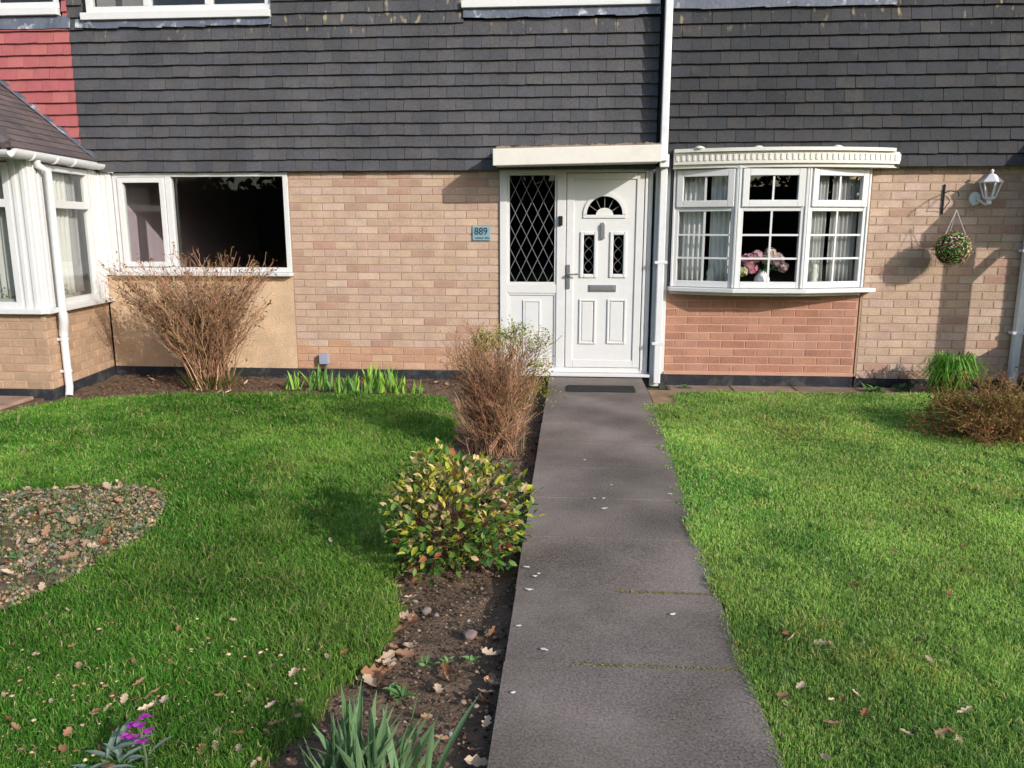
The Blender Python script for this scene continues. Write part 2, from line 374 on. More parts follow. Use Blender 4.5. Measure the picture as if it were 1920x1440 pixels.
def brick_meshes(mat, cols, n=30, proud=0.0, tone=(.83, .90, 1.0)):
    out = []
    for i in range(n):
        c = R.choice(cols); k = R.uniform(0.95, 1.06); c = (c[0]*k*tone[0], c[1]*k*tone[1]*R.uniform(.985, 1.015), c[2]*k*tone[2]*R.uniform(.97, 1.03))
        p = proud+jit(.0008); h = BH/2; w = BL/2; e = 0.0025
        # chamfered face: outer ring set back, inner face proud
        vs = []
        for (sx, sz) in ((-1, -1), (1, -1), (1, 1), (-1, 1)):
            vs.append((sx*w+jit(.001), 0.004-p, sz*h+jit(.001)))
        for (sx, sz) in ((-1, -1), (1, -1), (1, 1), (-1, 1)):
            vs.append((sx*(w-e), -p, sz*(h-e)))
        for (sx, sz) in ((-1, -1), (1, -1), (1, 1), (-1, 1)):
            vs.append((sx*w, 0.028, sz*h))
        fs = [(4, 5, 6, 7)]+[(i, (i+1) % 4, 4+(i+1) % 4, 4+i) for i in range(4)]+[(8+i, 8+(i+1) % 4, (i+1) % 4, i) for i in range(4)]
        mb = MB(); mb.add(vs, fs, c); out.append((mb.mesh('brick', mat), mb))
    return out
def brick_cells(x0, x1, z0, n, y, course=BCO, off=0.0, LEN=0.225):
    cells = []
    for k in range(n):
        x = x0-(LEN/2 if k % 2 else 0)-off; z = z0+course*(k+.5)
        while x < x1-.01:
            a, b = max(x, x0), min(x+LEN, x1)
            if b-a > 0.03: cells.append(((a+b)/2, y, z+jit(.001), (b-a-.010)/BL))
            x += LEN
    return cells
BUFF_ = [lin(204, 168, 138), lin(210, 176, 146), lin(198, 160, 131), lin(216, 184, 154), lin(204, 164, 140), lin(194, 158, 130), lin(208, 172, 140), lin(206, 168, 144), lin(200, 166, 136), lin(222, 192, 164), lin(212, 176, 152), lin(186, 146, 118), lin(178, 140, 114), lin(184, 132, 110)]
BUFF = [lin(202, 168, 141), lin(206, 173, 146), lin(198, 163, 136), lin(210, 179, 152), lin(203, 166, 143), lin(197, 163, 137), lin(205, 171, 143), lin(204, 169, 146), lin(200, 167, 140), lin(213, 183, 158), lin(206, 173, 151),
        lin(201, 168, 140), lin(204, 170, 143), lin(199, 165, 139), lin(207, 174, 147), lin(202, 167, 142), lin(186, 149, 123), lin(190, 148, 126)]
REDB = [lin(196, 140, 112), lin(190, 134, 108), lin(200, 146, 116), lin(186, 130, 104), lin(194, 142, 116)]
TANB = [lin(192, 156, 124), lin(186, 150, 120), lin(198, 160, 128), lin(182, 146, 116)]
bricks_low = brick_meshes(M['brick'], [lin(206, 160, 126), lin(200, 152, 120), lin(208, 166, 132), lin(196, 150, 122)], 14)
tiles_grey = tile_meshes(M['tile'], GREY, 30, .57); tiles_grey2 = tile_meshes(M['tile'], GREY2, 24, .42); tiles_red = tile_meshes(M['tile_red'], REDC, 12)
bricks_buff = brick_meshes(M['brick'], BUFF, 36); bricks_red = brick_meshes(M['brick'], REDB, 18, tone=(.75, .82, .94)); bricks_tan = brick_meshes(M['brick'], TANB, 16)
def holes_wall(mb, x0, x1, z0, z1, y0, y1, holes, tint=(1, 1, 1)):
    xs = sorted({x0, x1, *[h[0] for h in holes], *[h[1] for h in holes]}); zs = sorted({z0, z1, *[h[2] for h in holes], *[h[3] for h in holes]})
    xs = [x for x in xs if x0 <= x <= x1]; zs = [z for z in zs if z0 <= z <= z1]
    for i in range(len(xs)-1):
        run = None
        for j in range(len(zs)-1):
            cx, cz = (xs[i]+xs[i+1])/2, (zs[j]+zs[j+1])/2
            hole = any(h[0] < cx < h[1] and h[2] < cz < h[3] for h in holes)
            if not hole: run = [zs[j], zs[j+1]] if run is None else [run[0], zs[j+1]]
            if hole or j == len(zs)-2:
                if run: mb.box(xs[i], xs[i+1], y0, y1, *run, tint=tint)
                run = None
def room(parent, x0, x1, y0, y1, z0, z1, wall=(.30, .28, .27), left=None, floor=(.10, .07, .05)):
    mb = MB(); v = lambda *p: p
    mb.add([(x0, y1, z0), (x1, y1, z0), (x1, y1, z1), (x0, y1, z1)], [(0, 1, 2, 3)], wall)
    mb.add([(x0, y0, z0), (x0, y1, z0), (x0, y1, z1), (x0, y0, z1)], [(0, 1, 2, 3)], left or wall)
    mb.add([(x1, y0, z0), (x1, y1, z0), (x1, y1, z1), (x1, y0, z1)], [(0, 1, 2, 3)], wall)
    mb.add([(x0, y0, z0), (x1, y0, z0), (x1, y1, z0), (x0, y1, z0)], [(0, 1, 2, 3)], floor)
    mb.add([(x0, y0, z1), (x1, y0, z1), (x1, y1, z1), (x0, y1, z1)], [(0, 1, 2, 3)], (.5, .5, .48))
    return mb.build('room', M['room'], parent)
def frame_boxes(mb, x0, x1, z0, z1, w, y0, y1, T=None, tint=(1, 1, 1), wb=None, wt=None):
    wb = w if wb is None else wb; wt = w if wt is None else wt
    mb.box(x0, x0+w, y0, y1, z0, z1, T, tint); mb.box(x1-w, x1, y0, y1, z0, z1, T, tint)
    mb.box(x0+w, x1-w, y0, y1, z0, z0+wb, T, tint); mb.box(x0+w, x1-w, y0, y1, z1-wt, z1, T, tint)
def pane(parent, x0, x1, z0, z1, y, mat='glass', T=None, tilt=0.0):
    mb = MB(); mb.box(x0-.004, x1+.004, y, y+.006, z0-.004, z1+.004, T); return mb.build('pane', M[mat], parent)
def flashing(parent, x0, x1, z0, z1, y, steps=9):
    mb = MB(); xs = [x0+(x1-x0)*i/steps for i in range(steps+1)]
    for i in range(steps):
        za = z0+jit(.008); zb = z0+jit(.008); o = jit(.003)
        mb.add([(xs[i]-.004, y-.048+o, za), (xs[i+1]+.004, y-.048-o, zb), (xs[i+1]+.004, y-.030, z1), (xs[i]-.004, y-.030, z1), (xs[i]-.004, y-.044+o, za), (xs[i+1]+.004, y-.044-o, zb), (xs[i+1]+.004, y-.024, z1), (xs[i]-.004, y-.024, z1)],
               [(0, 1, 2, 3), (4, 7, 6, 5), (0, 4, 5, 1), (0, 3, 7, 4), (1, 5, 6, 2)])
    return mb.build('flashing', M['lead'], parent)
def upper_window(parent, x0, x1, z0, z1, y, sill=True, divs=3, sx0=None):
    fr = MB(); frame_boxes(fr, x0, x1, z0, z1, .06, y-.02, y+.05)
    for i in range(1, divs): xx = x0+(x1-x0)*i/divs; fr.box(xx-.035, xx+.035, y-.018, y+.048, z0+.06, z1-.06)
    w = fr.build('window', M['pvc'], parent, bevel=.004)
    for i in range(divs):
        a = x0+(x1-x0)*i/divs; b = x0+(x1-x0)*(i+1)/divs
        pane(w, a+.036, b-.036, z0+.06, z1-.06, y+.01)
    if sill:
        s = MB(); s.box((sx0 or x0)-.03, x1+.005, y-.085, y+.03, z0-.072, z0-.006); s.build('sill', M['pvc'], w, bevel=.004)
    room(parent, x0-.3, x1+.3, y+.13, y+2.2, z0-.5, z1+.3)
    return w
def house_shell(parent, x0, x1, y):
    """eaves and roof above the tiled storey"""
    r = MB(); r.add([(x0, y-.38, 5.0), (x1, y-.38, 5.0), (x1, y+4.2, 7.3), (x0, y+4.2, 7.3), (x0, y-.38, 5.1), (x1, y-.38, 5.1), (x1, y+4.2, 7.4), (x0, y+4.2, 7.4)],
                    [(0, 3, 2, 1), (4, 5, 6, 7), (0, 1, 5, 4), (2, 3, 7, 6), (0, 4, 7, 3), (1, 2, 6, 5)], lin(84, 78, 76))
    rf = r.build('roof', M['roof_tile'], parent)
    g = MB(); g.box(x0, x1, y-.36, y-.33, 4.84, 4.99); g.build('fascia', M['pvc'], rf)

# ================================================================== HOUSE 889 (middle)
XB, XE = -4.972, 0.79
mid = thing('terraced_house', 'brick terraced house with grey tiles above, white front door and dark picture window', 'house')
WIN = (-4.70, -2.868, 1.03, 2.03)              # picture window opening
DOOR = (-0.722, 0.775, 0.0, 2.05)
UPA = (-4.79, -2.93, 3.545, 4.75); UPB = (-1.044, 0.79, 3.545, 4.75)
# brick wall: mortar core with openings, bricks in front of it
mb = MB(); holes_wall(mb, -2.866, DOOR[0], 0.03, 2.06, 0.0045, 0.25, [])
bw = mb.build('brick_wall', M['mortar'], mid)
bc_ = brick_cells(-2.862, DOOR[0]-.004, 0.030, 26, 0.0)
low_ = [c for c in bc_ if c[2] < .27+jit(.09)]; lay('brick', bricks_buff, [c for c in bc_ if c not in low_], bw, M['brick']); lay('brick', bricks_low, low_, bw, M['brick'])
mb = MB(); mb.box(-4.86, -2.866, 0.004, 0.25, 0.03, 1.015); rp = mb.build('render_panel', M['render'], mid); rp['label'] = 'cream pebbledash panel under the picture window'
mb = MB(); mb.box(-4.86, DOOR[0], -0.012, 0.2, -0.12, 0.03); mb.box(DOOR[0], 0.80, -0.01, .2, -.12, -0.002); mb.build('plinth', M['plinth'], mid, bevel=.004)
# tile hanging
UH = [(UPA[0]-.03, UPA[1]+.005, 3.43, 9), (UPB[0]-.01, .80, 3.43, 9)]
mb = MB(); holes_wall(mb, XB, XE, 2.06, 5.0, -0.022, 0.25, [(UPA[0], UPA[1], 3.5, 4.75), (UPB[0], UPB[1], 3.5, 4.75)])
mb.box(XB, XE, -0.05, -0.024, 2.05, 2.075)
tb = mb.build('tile_hanging', M['batten'], mid)
lay('tile', tiles_grey, tile_cells(XB+.002, XE, 2.037, 4.9, -0.03, [(UPA[0]-.03, UPA[1]+.005, 3.44, 9), (UPB[0]-.01, .80, 3.42, 9)]), tb, M['tile'])
flashing(mid, UPA[0]-.1, UPA[1]+.004, 3.40, 3.49, -0.026); flashing(mid, UPB[0]-.01, .785, 3.425, 3.52, -0.026)
upper_window(mid, *UPA, -0.01); upper_window(mid, UPB[0], .775, UPB[2]+.04, UPB[3], -0.01)
house_shell(mid, XB, XE, 0)
# picture window: one narrow casement, one wide fixed pane
fm = MB(); x0, x1, z0, z1 = WIN
frame_boxes(fm, x0, x1, z0, z1, .05, -0.012, .06, wb=.05, wt=.04)
fm.box(-4.145, -4.085, -0.013, .058, z0+.05, z1-.04)
frame_boxes(fm, x0+.055, -4.15, z0+.055, z1-.045, .052, -0.028, .04)
pw = fm.build('window', M['pvc'], mid, bevel=.004); pw['label'] = 'wide picture window with a narrow casement'
pane(pw, x0+.107, -4.202, z0+.107, z1-.097, .0, 'glass'); pane(pw, -4.085, x1-.05, z0+.05, z1-.04, .015, 'glass_wavy')
s = MB(); s.box(x0-.02, x1+.012, -.085, .02, z0-.035, z0-.002); s.build('sill', M['pvc'], pw, bevel=.006)
cl = MB()
for i in range(3): cl.box(-4.875+.056*i, -4.822+.056*i, -.03+.004*(i % 2), .02, 1.0, 2.035)
cl.build('cladding', M['pvc'], mid, bevel=.003)
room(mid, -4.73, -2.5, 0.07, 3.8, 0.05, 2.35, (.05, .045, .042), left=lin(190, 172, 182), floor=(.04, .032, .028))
# ---- entrance: frame, side light, door, canopy
Yd = -0.02
def px(u, v, y=Yd): p = onY(u, v, y); return p.x, p.z
fm = MB(); frame_boxes(fm, DOOR[0], DOOR[1], 0.03, 2.05, .075, -.022, .08, wb=.05, wt=.04)
fm.box(-.155, -.065, -.024, .078, .08, 2.01)                    # mullion
fm.box(-.647, -.155, -.020, .06, .835, .925)                    # side light transom
fm.box(DOOR[0]-.0, DOOR[1]+.02, -.10, .08, 0.0, .028)           # threshold
for a, b in ((.700, .725), (.735, .77)): fm.box(a, b, -.034, -.02, .06, 2.03)
df = fm.build('door_frame', M['pvc'], mid, bevel=.005)
sl_ = MB(); frame_boxes(sl_, -.647, -.155, .925, 2.01, .022, -.010, .05); frame_boxes(sl_, -.647, -.155, .08, .835, .02, -.012, .04)
sl_.box(-.627, -.175, .0, .03, .1, .815)
sw = sl_.build('side_light', M['pvc'], mid, bevel=.003); sw['label'] = 'leaded diamond glass side light over a white panel'
pane(sw, -.625, -.177, .947, 1.988, .012, 'glass_dark')
pn = MB(); frame_boxes(pn, -.49, -.31, .19, .765, .018, -.012, .0); pn.box(-.468, -.332, -.010, .0, .212, .743); pn.build('panel', M['pvc'], sw, bevel=.004)
# diamond leading
x0, x1, z0, z1 = -.625, -.177, .947, 1.988; W_, H_ = x1-x0, z1-z0; DX, DZ = W_/4.0, H_/4.6
for sgn in (1, -1):
    for k in range(-6, 12):
        # line x = xs + sgn*(z-z0)*DX/DZ
        xs_ = x0+k*DX+(DX*0.5); t0, t1 = 0.0, H_
        sl1 = sgn*DX/DZ
        pts = []
        za, zb = 0.0, H_
        if sl1 > 0: za = max(za, (x0-xs_)/sl1); zb = min(zb, (x1-xs_)/sl1)
        else: za = max(za, (x1-xs_)/sl1); zb = min(zb, (x0-xs_)/sl1)
        if zb-za < .02: continue
        A = Vector((xs_+sl1*za, 0, z0+za)); B = Vector((xs_+sl1*zb, 0, z0+zb)); d = (B-A).normalized(); nrm = Vector((d.z, 0, -d.x))*.0031
        yy = .0085 if sgn > 0 else .0075
        l_ = MB(); q = [A+nrm, B+nrm, B-nrm, A-nrm]
        l_.add([(p.x, yy, p.z) for p in q]+[(p.x, .0118, p.z) for p in q], [(0, 1, 2, 3), (4, 7, 6, 5), (0, 4, 5, 1), (1, 5, 6, 2), (2, 6, 7, 3), (3, 7, 4, 0)])
        l_.build('lead_strip', M['lead_strip'], sw)
# door leaf
DL = (-.062, .697, .085, 2.005)
CXF, CZF = px(1133.7, 402); RF = .187; RI = .085
dm = MB(); y0, y1 = -.012, .035
SG = []      # small glazed panels
for a, b, c, d in ((1094.8, 441, 1112.5, 514), (1150.7, 441, 1167.4, 514)):
    xa, za = px(a, b); xb, zb = px(c, d); SG.append((xa, xb, zb, za))
fan_x0, fan_x1, fan_z0, fan_z1 = CXF-RF, CXF+RF, CZF-.005, CZF+RF
holes_wall(dm, DL[0], DL[1], DL[2], DL[3], y0, y1, [*[(g[0], g[1], g[2], g[3]) for g in SG], (fan_x0, fan_x1, fan_z0, fan_z1)])
# fill the corners around the half round fanlight
NA = 20
def arc(r, k): t = math.pi*k/NA; return (CXF+r*math.cos(t), CZF+r*math.sin(t))
for k in range(NA):
    a, b = arc(RF-.012, k), arc(RF-.012, k+1)
    for (p, q) in (((a[0], fan_z1), (b[0], fan_z1)),):
        dm.add([(a[0], y0, a[1]), (p[0], y0, p[1]), (q[0], y0, q[1]), (b[0], y0, b[1]), (a[0], y1, a[1]), (p[0], y1, p[1]), (q[0], y1, q[1]), (b[0], y1, b[1])], [(0, 1, 2, 3), (4, 7, 6, 5), (0, 3, 7, 4)])
dm.box(fan_x0, CXF-RF+.012, y0, y1, fan_z0, fan_z1); dm.box(CXF+RF-.012, fan_x1, y0, y1, fan_z0, fan_z1)
# sun-ray centre of the fanlight
cen = [(CXF+RI*math.cos(math.pi*k/12), CZF+RI*.8*math.sin(math.pi*k/12)) for k in range(13)]
dm.add([(p[0], y0, p[1]-.004) for p in cen]+[(p[0], y1, p[1]-.004) for p in cen], [tuple(range(12, -1, -1))]+[(i, i+1, 14+i, 13+i) for i in range(12)])
dr = dm.build('door', M['pvc'], mid); dr['label'] = 'white panelled front door with half round fanlight'
st = MB(); frame_boxes(st, DL[0]+.004, DL[1]-.004, DL[2], DL[3], .072, -.026, -.013, wb=.075, wt=.06); st.build('stile', M['pvc'], dr, bevel=.005)
pane(dr, fan_x0+.01, fan_x1-.01, fan_z0, fan_z1-.01, .012, 'glass_dark')
mo = MB()
for k in range(NA):
    q = [arc(RF+.022, k), arc(RF+.022, k+1), arc(RF-.012, k+1), arc(RF-.012, k)]
    mo.add([(p[0], -.026, p[1]) for p in q]+[(p[0], -.012, p[1]) for p in q], [(0, 1, 2, 3), (0, 4, 5, 1), (2, 6, 7, 3)]+([(3, 7, 4, 0)] if k == 0 else [])+([(1, 5, 6, 2)] if k == NA-1 else []))
mo.box(CXF-RF-.022, CXF+RF+.022, -.025, -.012, CZF-.034, CZF-.004); mo.build('moulding', M['pvc'], dr)
for k in range(1, 6):
    t = math.pi*k/6; l_ = MB(); a = (CXF+RI*math.cos(t), CZF+RI*.8*math.sin(t)); b = (CXF+(RF-.012)*math.cos(t), CZF+(RF-.012)*math.sin(t)); nx, nz = -math.sin(t)*.004, math.cos(t)*.004
    l_.add([(a[0]+nx, .008, a[1]+nz), (b[0]+nx, .008, b[1]+nz), (b[0]-nx, .008, b[1]-nz), (a[0]-nx, .008, a[1]-nz)], [(0, 1, 2, 3)]); l_.build('lead_strip', M['lead_strip'], dr)
for (a, b, c, d) in SG:
    pane(dr, a, b, c, d, .012, 'glass_dark')
    fr = MB(); frame_boxes(fr, a-.036, b+.036, c-.036, d+.036, .034, -.028, -.011); fr.build('moulding', M['pvc'], dr, bevel=.008)
    l_ = MB(); n_ = 16; cx_, cz_ = (a+b)/2, (c+d)/2; hh = d-c; ww = b-a
    for s_ in (1, -1):
        pts = [(cx_+s_*ww*.42*math.sin(2*math.pi*i/n_*1.5), .008, c+hh*(.04+.92*i/n_)) for i in range(n_+1)]
        l_.tube(pts, .003, 4)
    l_.build('lead_strip', M['lead_strip'], dr)
for u0, v0, u1, v1 in ((1086, 561, 1116, 645), (1139, 561, 1172, 645)):
    a, d = px(u0, v0); b, c = px(u1, v1)
    fr = MB(); frame_boxes(fr, a, b, c, d, .02, -.026, -.010); fr.box(a+.030, b-.030, -.020, -.010, c+.030, d-.030); fr.build('panel', M['pvc'], dr, bevel=.006)
a, d = px(1104, 534); b, c = px(1155, 547)
lp = MB(); lp.box(a, b, -.024, -.011, c, d); lp.box(a+.012, b-.012, -.030, -.024, c+.014, d-.010); lp.build('letter_plate', M['steel'], dr, bevel=.004)
a, d = px(1126.5, 417); b, c = px(1134, 448)
kn = MB(); kn.box(a+.006, b-.006, -.030, -.011, d-.03, d); kn.box(a, b, -.042, -.026, c, d-.014); kn.build('knocker', M['steel'], dr, bevel=.004)
a, d = px(1062.5, 496); b, c = px(1068.5, 541); hz = px(1065, 514)[1]
hd = MB(); hd.box(a, b, -.040, -.027, c, d); hd.tube([((a+b)/2, -.035, hz), ((a+b)/2, -.078, hz), ((a+b)/2+.02, -.085, hz), ((a+b)/2+.115, -.083, hz+.004)], .0095, 8); hd.build('handle', M['steel'], dr, bevel=.002)
a, d = px(1047.5, 405); b, c = px(1055, 423)
tag(MB().box(a, b, -.05, -.025, c, d).build('doorbell', M['black'], None, bevel=.006), 'small black doorbell on the white frame beside the door', 'doorbell')
cn = MB(); CX0, CX1, CY = -.742, .80, -.5
cn.add([(CX0, CY, 2.045), (CX1, CY, 2.072), (CX1, CY, 2.222), (CX0, CY, 2.195), (CX0, CY+.03, 2.045), (CX1, CY+.03, 2.072), (CX1, CY+.03, 2.222), (CX0, CY+.03, 2.195)],
       [(0, 1, 2, 3), (4, 7, 6, 5), (0, 4, 5, 1), (1, 5, 6, 2), (2, 6, 7, 3), (3, 7, 4, 0)])
cn.add([(CX0, CY+.03, 2.06), (CX1, CY+.03, 2.086), (CX1, -.052, 2.086), (CX0, -.052, 2.06), (CX0, CY+.03, 2.19), (CX1, CY+.03, 2.217), (CX1, -.052, 2.25), (CX0, -.052, 2.235)],
       [(0, 3, 2, 1), (4, 5, 6, 7), (0, 4, 7, 3), (1, 2, 6, 5), (2, 3, 7, 6), (0, 1, 5, 4)])
cp = cn.build('canopy', M['cream'], mid, bevel=.005)
hm = MB(); hm.box(DOOR[0], DOOR[1], -.05, .1, 2.05, 2.062); hm.build('door_head', M['cream'], mid)
ft = MB(); xs = np.linspace(CX0+.03, CX1, 60)
for i in range(59):
    h0, h1 = [2.205+.004*math.sin(7*i+k)+R.uniform(0, .014)+.028*(xs[i]-CX0)/1.55 for k in (0, 1)]
    ft.add([(xs[i], CY+.02, 2.185), (xs[i+1], CY+.02, 2.185), (xs[i+1], CY+.03, h1), (xs[i], CY+.03, h0), (xs[i], CY+.2, h0+.02), (xs[i+1], CY+.2, h1+.02)], [(0, 1, 2, 3), (3, 2, 5, 4)])
ft.build('felt_edge', M['slabgrey'], cp)
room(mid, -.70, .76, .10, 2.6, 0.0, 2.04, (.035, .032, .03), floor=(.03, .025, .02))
# number plaque
a, d = onY(886, 424).x, onY(886, 424).z; b, c = onY(920, 451).x, onY(920, 451).z
pq = MB(); pq.box(a, b, -.016, -.003, c, d, tint=lin(126, 160, 170)); plq = pq.build('number_plaque', M['paint'], None, bevel=.004)
tag(plq, 'small blue grey house number plaque reading 889 on the brick wall', 'sign')
def text_mesh(txt, size, mat, name, parent, loc, wscale=1.0):
    cu = bpy.data.curves.new('t', 'FONT'); cu.body = txt; cu.size = size; cu.extrude = .0008; cu.align_x = 'CENTER'; cu.align_y = 'CENTER'; cu.offset = .0012
    to = bpy.data.objects.new('t', cu); COL.objects.link(to); bpy.context.view_layer.update()
    me = bpy.data.meshes.new_from_object(to.evaluated_get(bpy.context.evaluated_depsgraph_get())); bpy.data.objects.remove(to)
    me.materials.clear(); me.materials.append(mat); o = link(name, me, parent); o.location = loc; o.rotation_euler = (math.pi/2, 0, 0); o.scale = (wscale, 1, 1); return o
M['ink'] = new_mat('dark_ink')[0]; M['ink'].node_tree.nodes['Principled BSDF'].inputs['Base Color'].default_value = (.02, .035, .045, 1)
text_mesh('889', .098, M['ink'], 'number', plq, ((a+b)/2-.005, -.0178, (c+d)/2+.017), .92)
mk = MB(); xx = a+.03
for w in (.010, .014, .008, .012, .010, .008, -1, .012, .010, .008, .012):
    if w < 0: xx += .012; continue
    mk.box(xx, xx+w, -.0172, -.0158, c+.018, c+.018+R.uniform(.009, .015)); xx += w+.003
mk.build('small_lettering', M['ink'], plq)
# grey outlet cover low on the wall
p = onY(609, 672, -.03); q = MB(); q.box(p.x-.048, p.x+.048, -.075, -.004, p.z-.055, p.z+.05, tint=lin(150, 155, 175)); q.tube([(p.x+.01, -.04, p.z-.05), (p.x+.01, -.04, -.06)], .012, 8, tint=(.1, .1, .1))
tag(q.build('outlet_cover', M['paint'], None, bevel=.01), 'small blue grey plastic outlet cover low on the brick wall', 'outlet cover')

# ================================================================== HOUSE WITH RED TILES (left) + glazed porch
lft = thing('terraced_house', 'neighbouring terraced house with red painted tiles above a white glazed porch', 'house', (-6.5, 0, 0))
def rel(o, par):
    o.matrix_parent_inverse = Matrix.Translation(-Vector(par.location)); return o
class Sub:  # parent helper keeping world coordinates under an offset empty
    pass
LX = -7.6
mb = MB(); holes_wall(mb, LX, XB-.004, 2.06, 5.0, -0.024, 0.25, [(-7.1, -5.10, 3.5, 4.75)]); holes_wall(mb, LX, -4.87, -.1, 2.06, .0, .2, [(-6.6, -5.05, .1, 2.0)])
lw = rel(mb.build('tile_hanging', M['batten'], lft), lft)
lay('tile', tiles_red, tile_cells(LX, XB-.002, 2.037, 3.45, -0.030, []), lw, M['tile_red'])
lay('upper_tile', tiles_red, [c for c in tile_cells(LX, XB-.002, 3.45, 4.9, -0.030, [(-7.2, -5.03, 3.0, 9)])], lw, M['tile_red'], 0)
for o in (flashing(lft, -7.2, XB+.02, 3.40, 3.52, -0.024), upper_window(lft, -7.1, -5.06, 3.60, 4.75, -0.01)): rel(o, lft)
s0 = len(bpy.data.objects); house_shell(lft, LX, XB-.004, 0)
for o in lft.children:
    o.matrix_parent_inverse = Matrix.Translation(-Vector(lft.location))
# porch
por = thing('glazed_porch', 'white glazed porch with brown hipped tile roof and buff brick base', 'porch', (-4.8, -.6, 0))
A = Vector((-4.72, -1.25, 0)); B = Vector((-4.872, 0, 0)); sd = (B-A); SLN = sd.length; sd.normalize()
nrm = Vector((-sd.y, sd.x, 0)); nrm = nrm if nrm.x > 0 else -nrm
# local frame on the side wall: x along A->B, -y outward, z up
TS = Matrix(((sd.x, -nrm.x, 0, A.x), (sd.y, -nrm.y, 0, A.y), (0, 0, 1, 0), (0, 0, 0, 1)))
fd = Vector((1, 0, 0)); TF = Matrix(((1, 0, 0, A.x-1.6), (0, 1, 0, A.y), (0, 0, 1, 0), (0, 0, 0, 1)))
PBH = 9*.0771
mb = MB(); mb.box(0.012, SLN, .0045, .1, .03, .03+PBH, TS); pb = mb.build('brick_wall', M['mortar'], por)
lay('brick', bricks_tan, brick_cells(0.0, SLN-.002, .03, 9, 0.0), pb, M['brick'], 300, TS)
mb = MB(); mb.box(0, 1.588, .0045, .1, .03, .03+PBH, TF); pb2 = mb.build('brick_wall', M['mortar'], por)
lay('brick', bricks_tan, brick_cells(0.0, 1.60, .03, 9, 0.0), pb2, M['brick'], 300, TF)
mb = MB(); mb.box(0.0, SLN, -.006, .1, -.11, .03, TS); mb.box(0, 1.594, -.006, .1, -.11, .03, TF); mb.build('plinth', M['plinth'], por)
zs = .03+PBH; ZT = 2.06
mb = MB(); mb.box(-.05, SLN, -.07, .06, zs, zs+.045, TS); mb.box(0, 1.62, -.071, .06, zs+.001, zs+.046, TF); mb.build('sill', M['pvc'], por, bevel=.005)
fs = MB(); z0 = zs+.045
frame_boxes(fs, .16, SLN-.22, z0, ZT-.02, .05, -.022, .04, TS, wb=.06); fs.box(.21, SLN-.27, -.020, .038, 1.66, 1.73, TS)
fs.box(.0, .158, -.012, .05, z0, ZT, TS); fs.box(SLN-.218, SLN, -.012, .05, z0, ZT, TS)
fs.box(.03, .07, -.026, -.012, z0, ZT, TS); fs.box(.1, .14, -.026, -.012, z0, ZT, TS)
for k in range(3): fs.box(SLN-.205+.066*k, SLN-.150+.066*k, -.024, -.012, z0, ZT-.01, TS)
wS = fs.build('window', M['pvc'], por, bevel=.004)
def paneT(par, x0, x1, z0, z1, T):
    mb = MB(); mb.box(x0-.004, x1+.004, .012, .018, z0-.004, z1+.004, T); return mb.build('pane', M['glass'], par)
paneT(wS, .21, SLN-.27, z0+.06, 1.66, TS); paneT(wS, .21, SLN-.27, 1.73, ZT-.07, TS)
ff = MB(); frame_boxes(ff, 0, 1.42, z0, ZT-.02, .06, -.022, .04, TF, wb=.06); ff.box(.68, .75, -.02, .038, z0+.06, ZT-.08, TF); ff.box(.06, 1.36, -.021, .037, 1.66, 1.73, TF)
ff.box(1.42, 1.60, -.014, .05, z0, ZT, TF); ff.box(1.45, 1.49, -.028, -.014, z0, ZT, TF); ff.box(1.53, 1.57, -.028, -.014, z0, ZT, TF)
wF = ff.build('window', M['pvc'], por, bevel=.004)
for a, b in ((.06, .68), (.75, 1.36)): paneT(wF, a, b, z0+.06, 1.66, TF); paneT(wF, a, b, 1.73, ZT-.08, TF)
hb = MB(); hb.box(-.22, SLN, -.045, .06, ZT, ZT+.075, TS); hb.box(0, 1.63, -.046, .06, ZT+.001, ZT+.076, TF); hb.build('fascia', M['pvc'], por, bevel=.005)
# porch roof: right slope between eaves line and ridge, clad in tiles
EZ = ZT+.085; slope = math.radians(39); RW = 1.35
e0 = A+nrm*.045+Vector((0, -.32, EZ)); e1 = B+nrm*.045+Vector((0, -.0, EZ))
ed = (e1-e0).normalized(); upv = (-nrm*math.cos(slope)+Vector((0, 0, math.sin(slope)))).normalized(); rn = ed.cross(upv)
if rn.z < 0: rn = -rn
rl = RW/math.cos(slope)
rm = MB(); base = [e0, e1, e1+upv*rl, e0+upv*rl+ed*RW*.28]
base = [p+Vector((0, 0, 0)) for p in base]
rm.add([p-rn*.03 for p in base]+[p-rn*.005 for p in base], [(0, 3, 2, 1), (4, 5, 6, 7), (0, 1, 5, 4), (1, 2, 6, 5), (2, 3, 7, 6), (3, 0, 4, 7)])
fe0 = e0; fe1 = e0+Vector((-2.9, 0, 0)); ap = base[3]
rm.add([fe0, ap, ap+Vector((-.2, 0, 0)), fe1], [(0, 1, 2, 3)])
rf = rm.build('roof', M['batten'], por); rf['label'] = 'brown tiled roof slope of the porch'
rt = []
for i in range(10):
    c = R.choice([lin(98, 90, 91), lin(92, 85, 88), lin(104, 94, 94), lin(88, 81, 85)]); k = R.uniform(.85, 1.1)
    mbt = MB(); mbt.box(-.08, .08, -.005, .012, 0, .16, tint=tuple(x*k for x in c)); rt.append((mbt.mesh('roof_tile', M['roof_tile']), mbt))
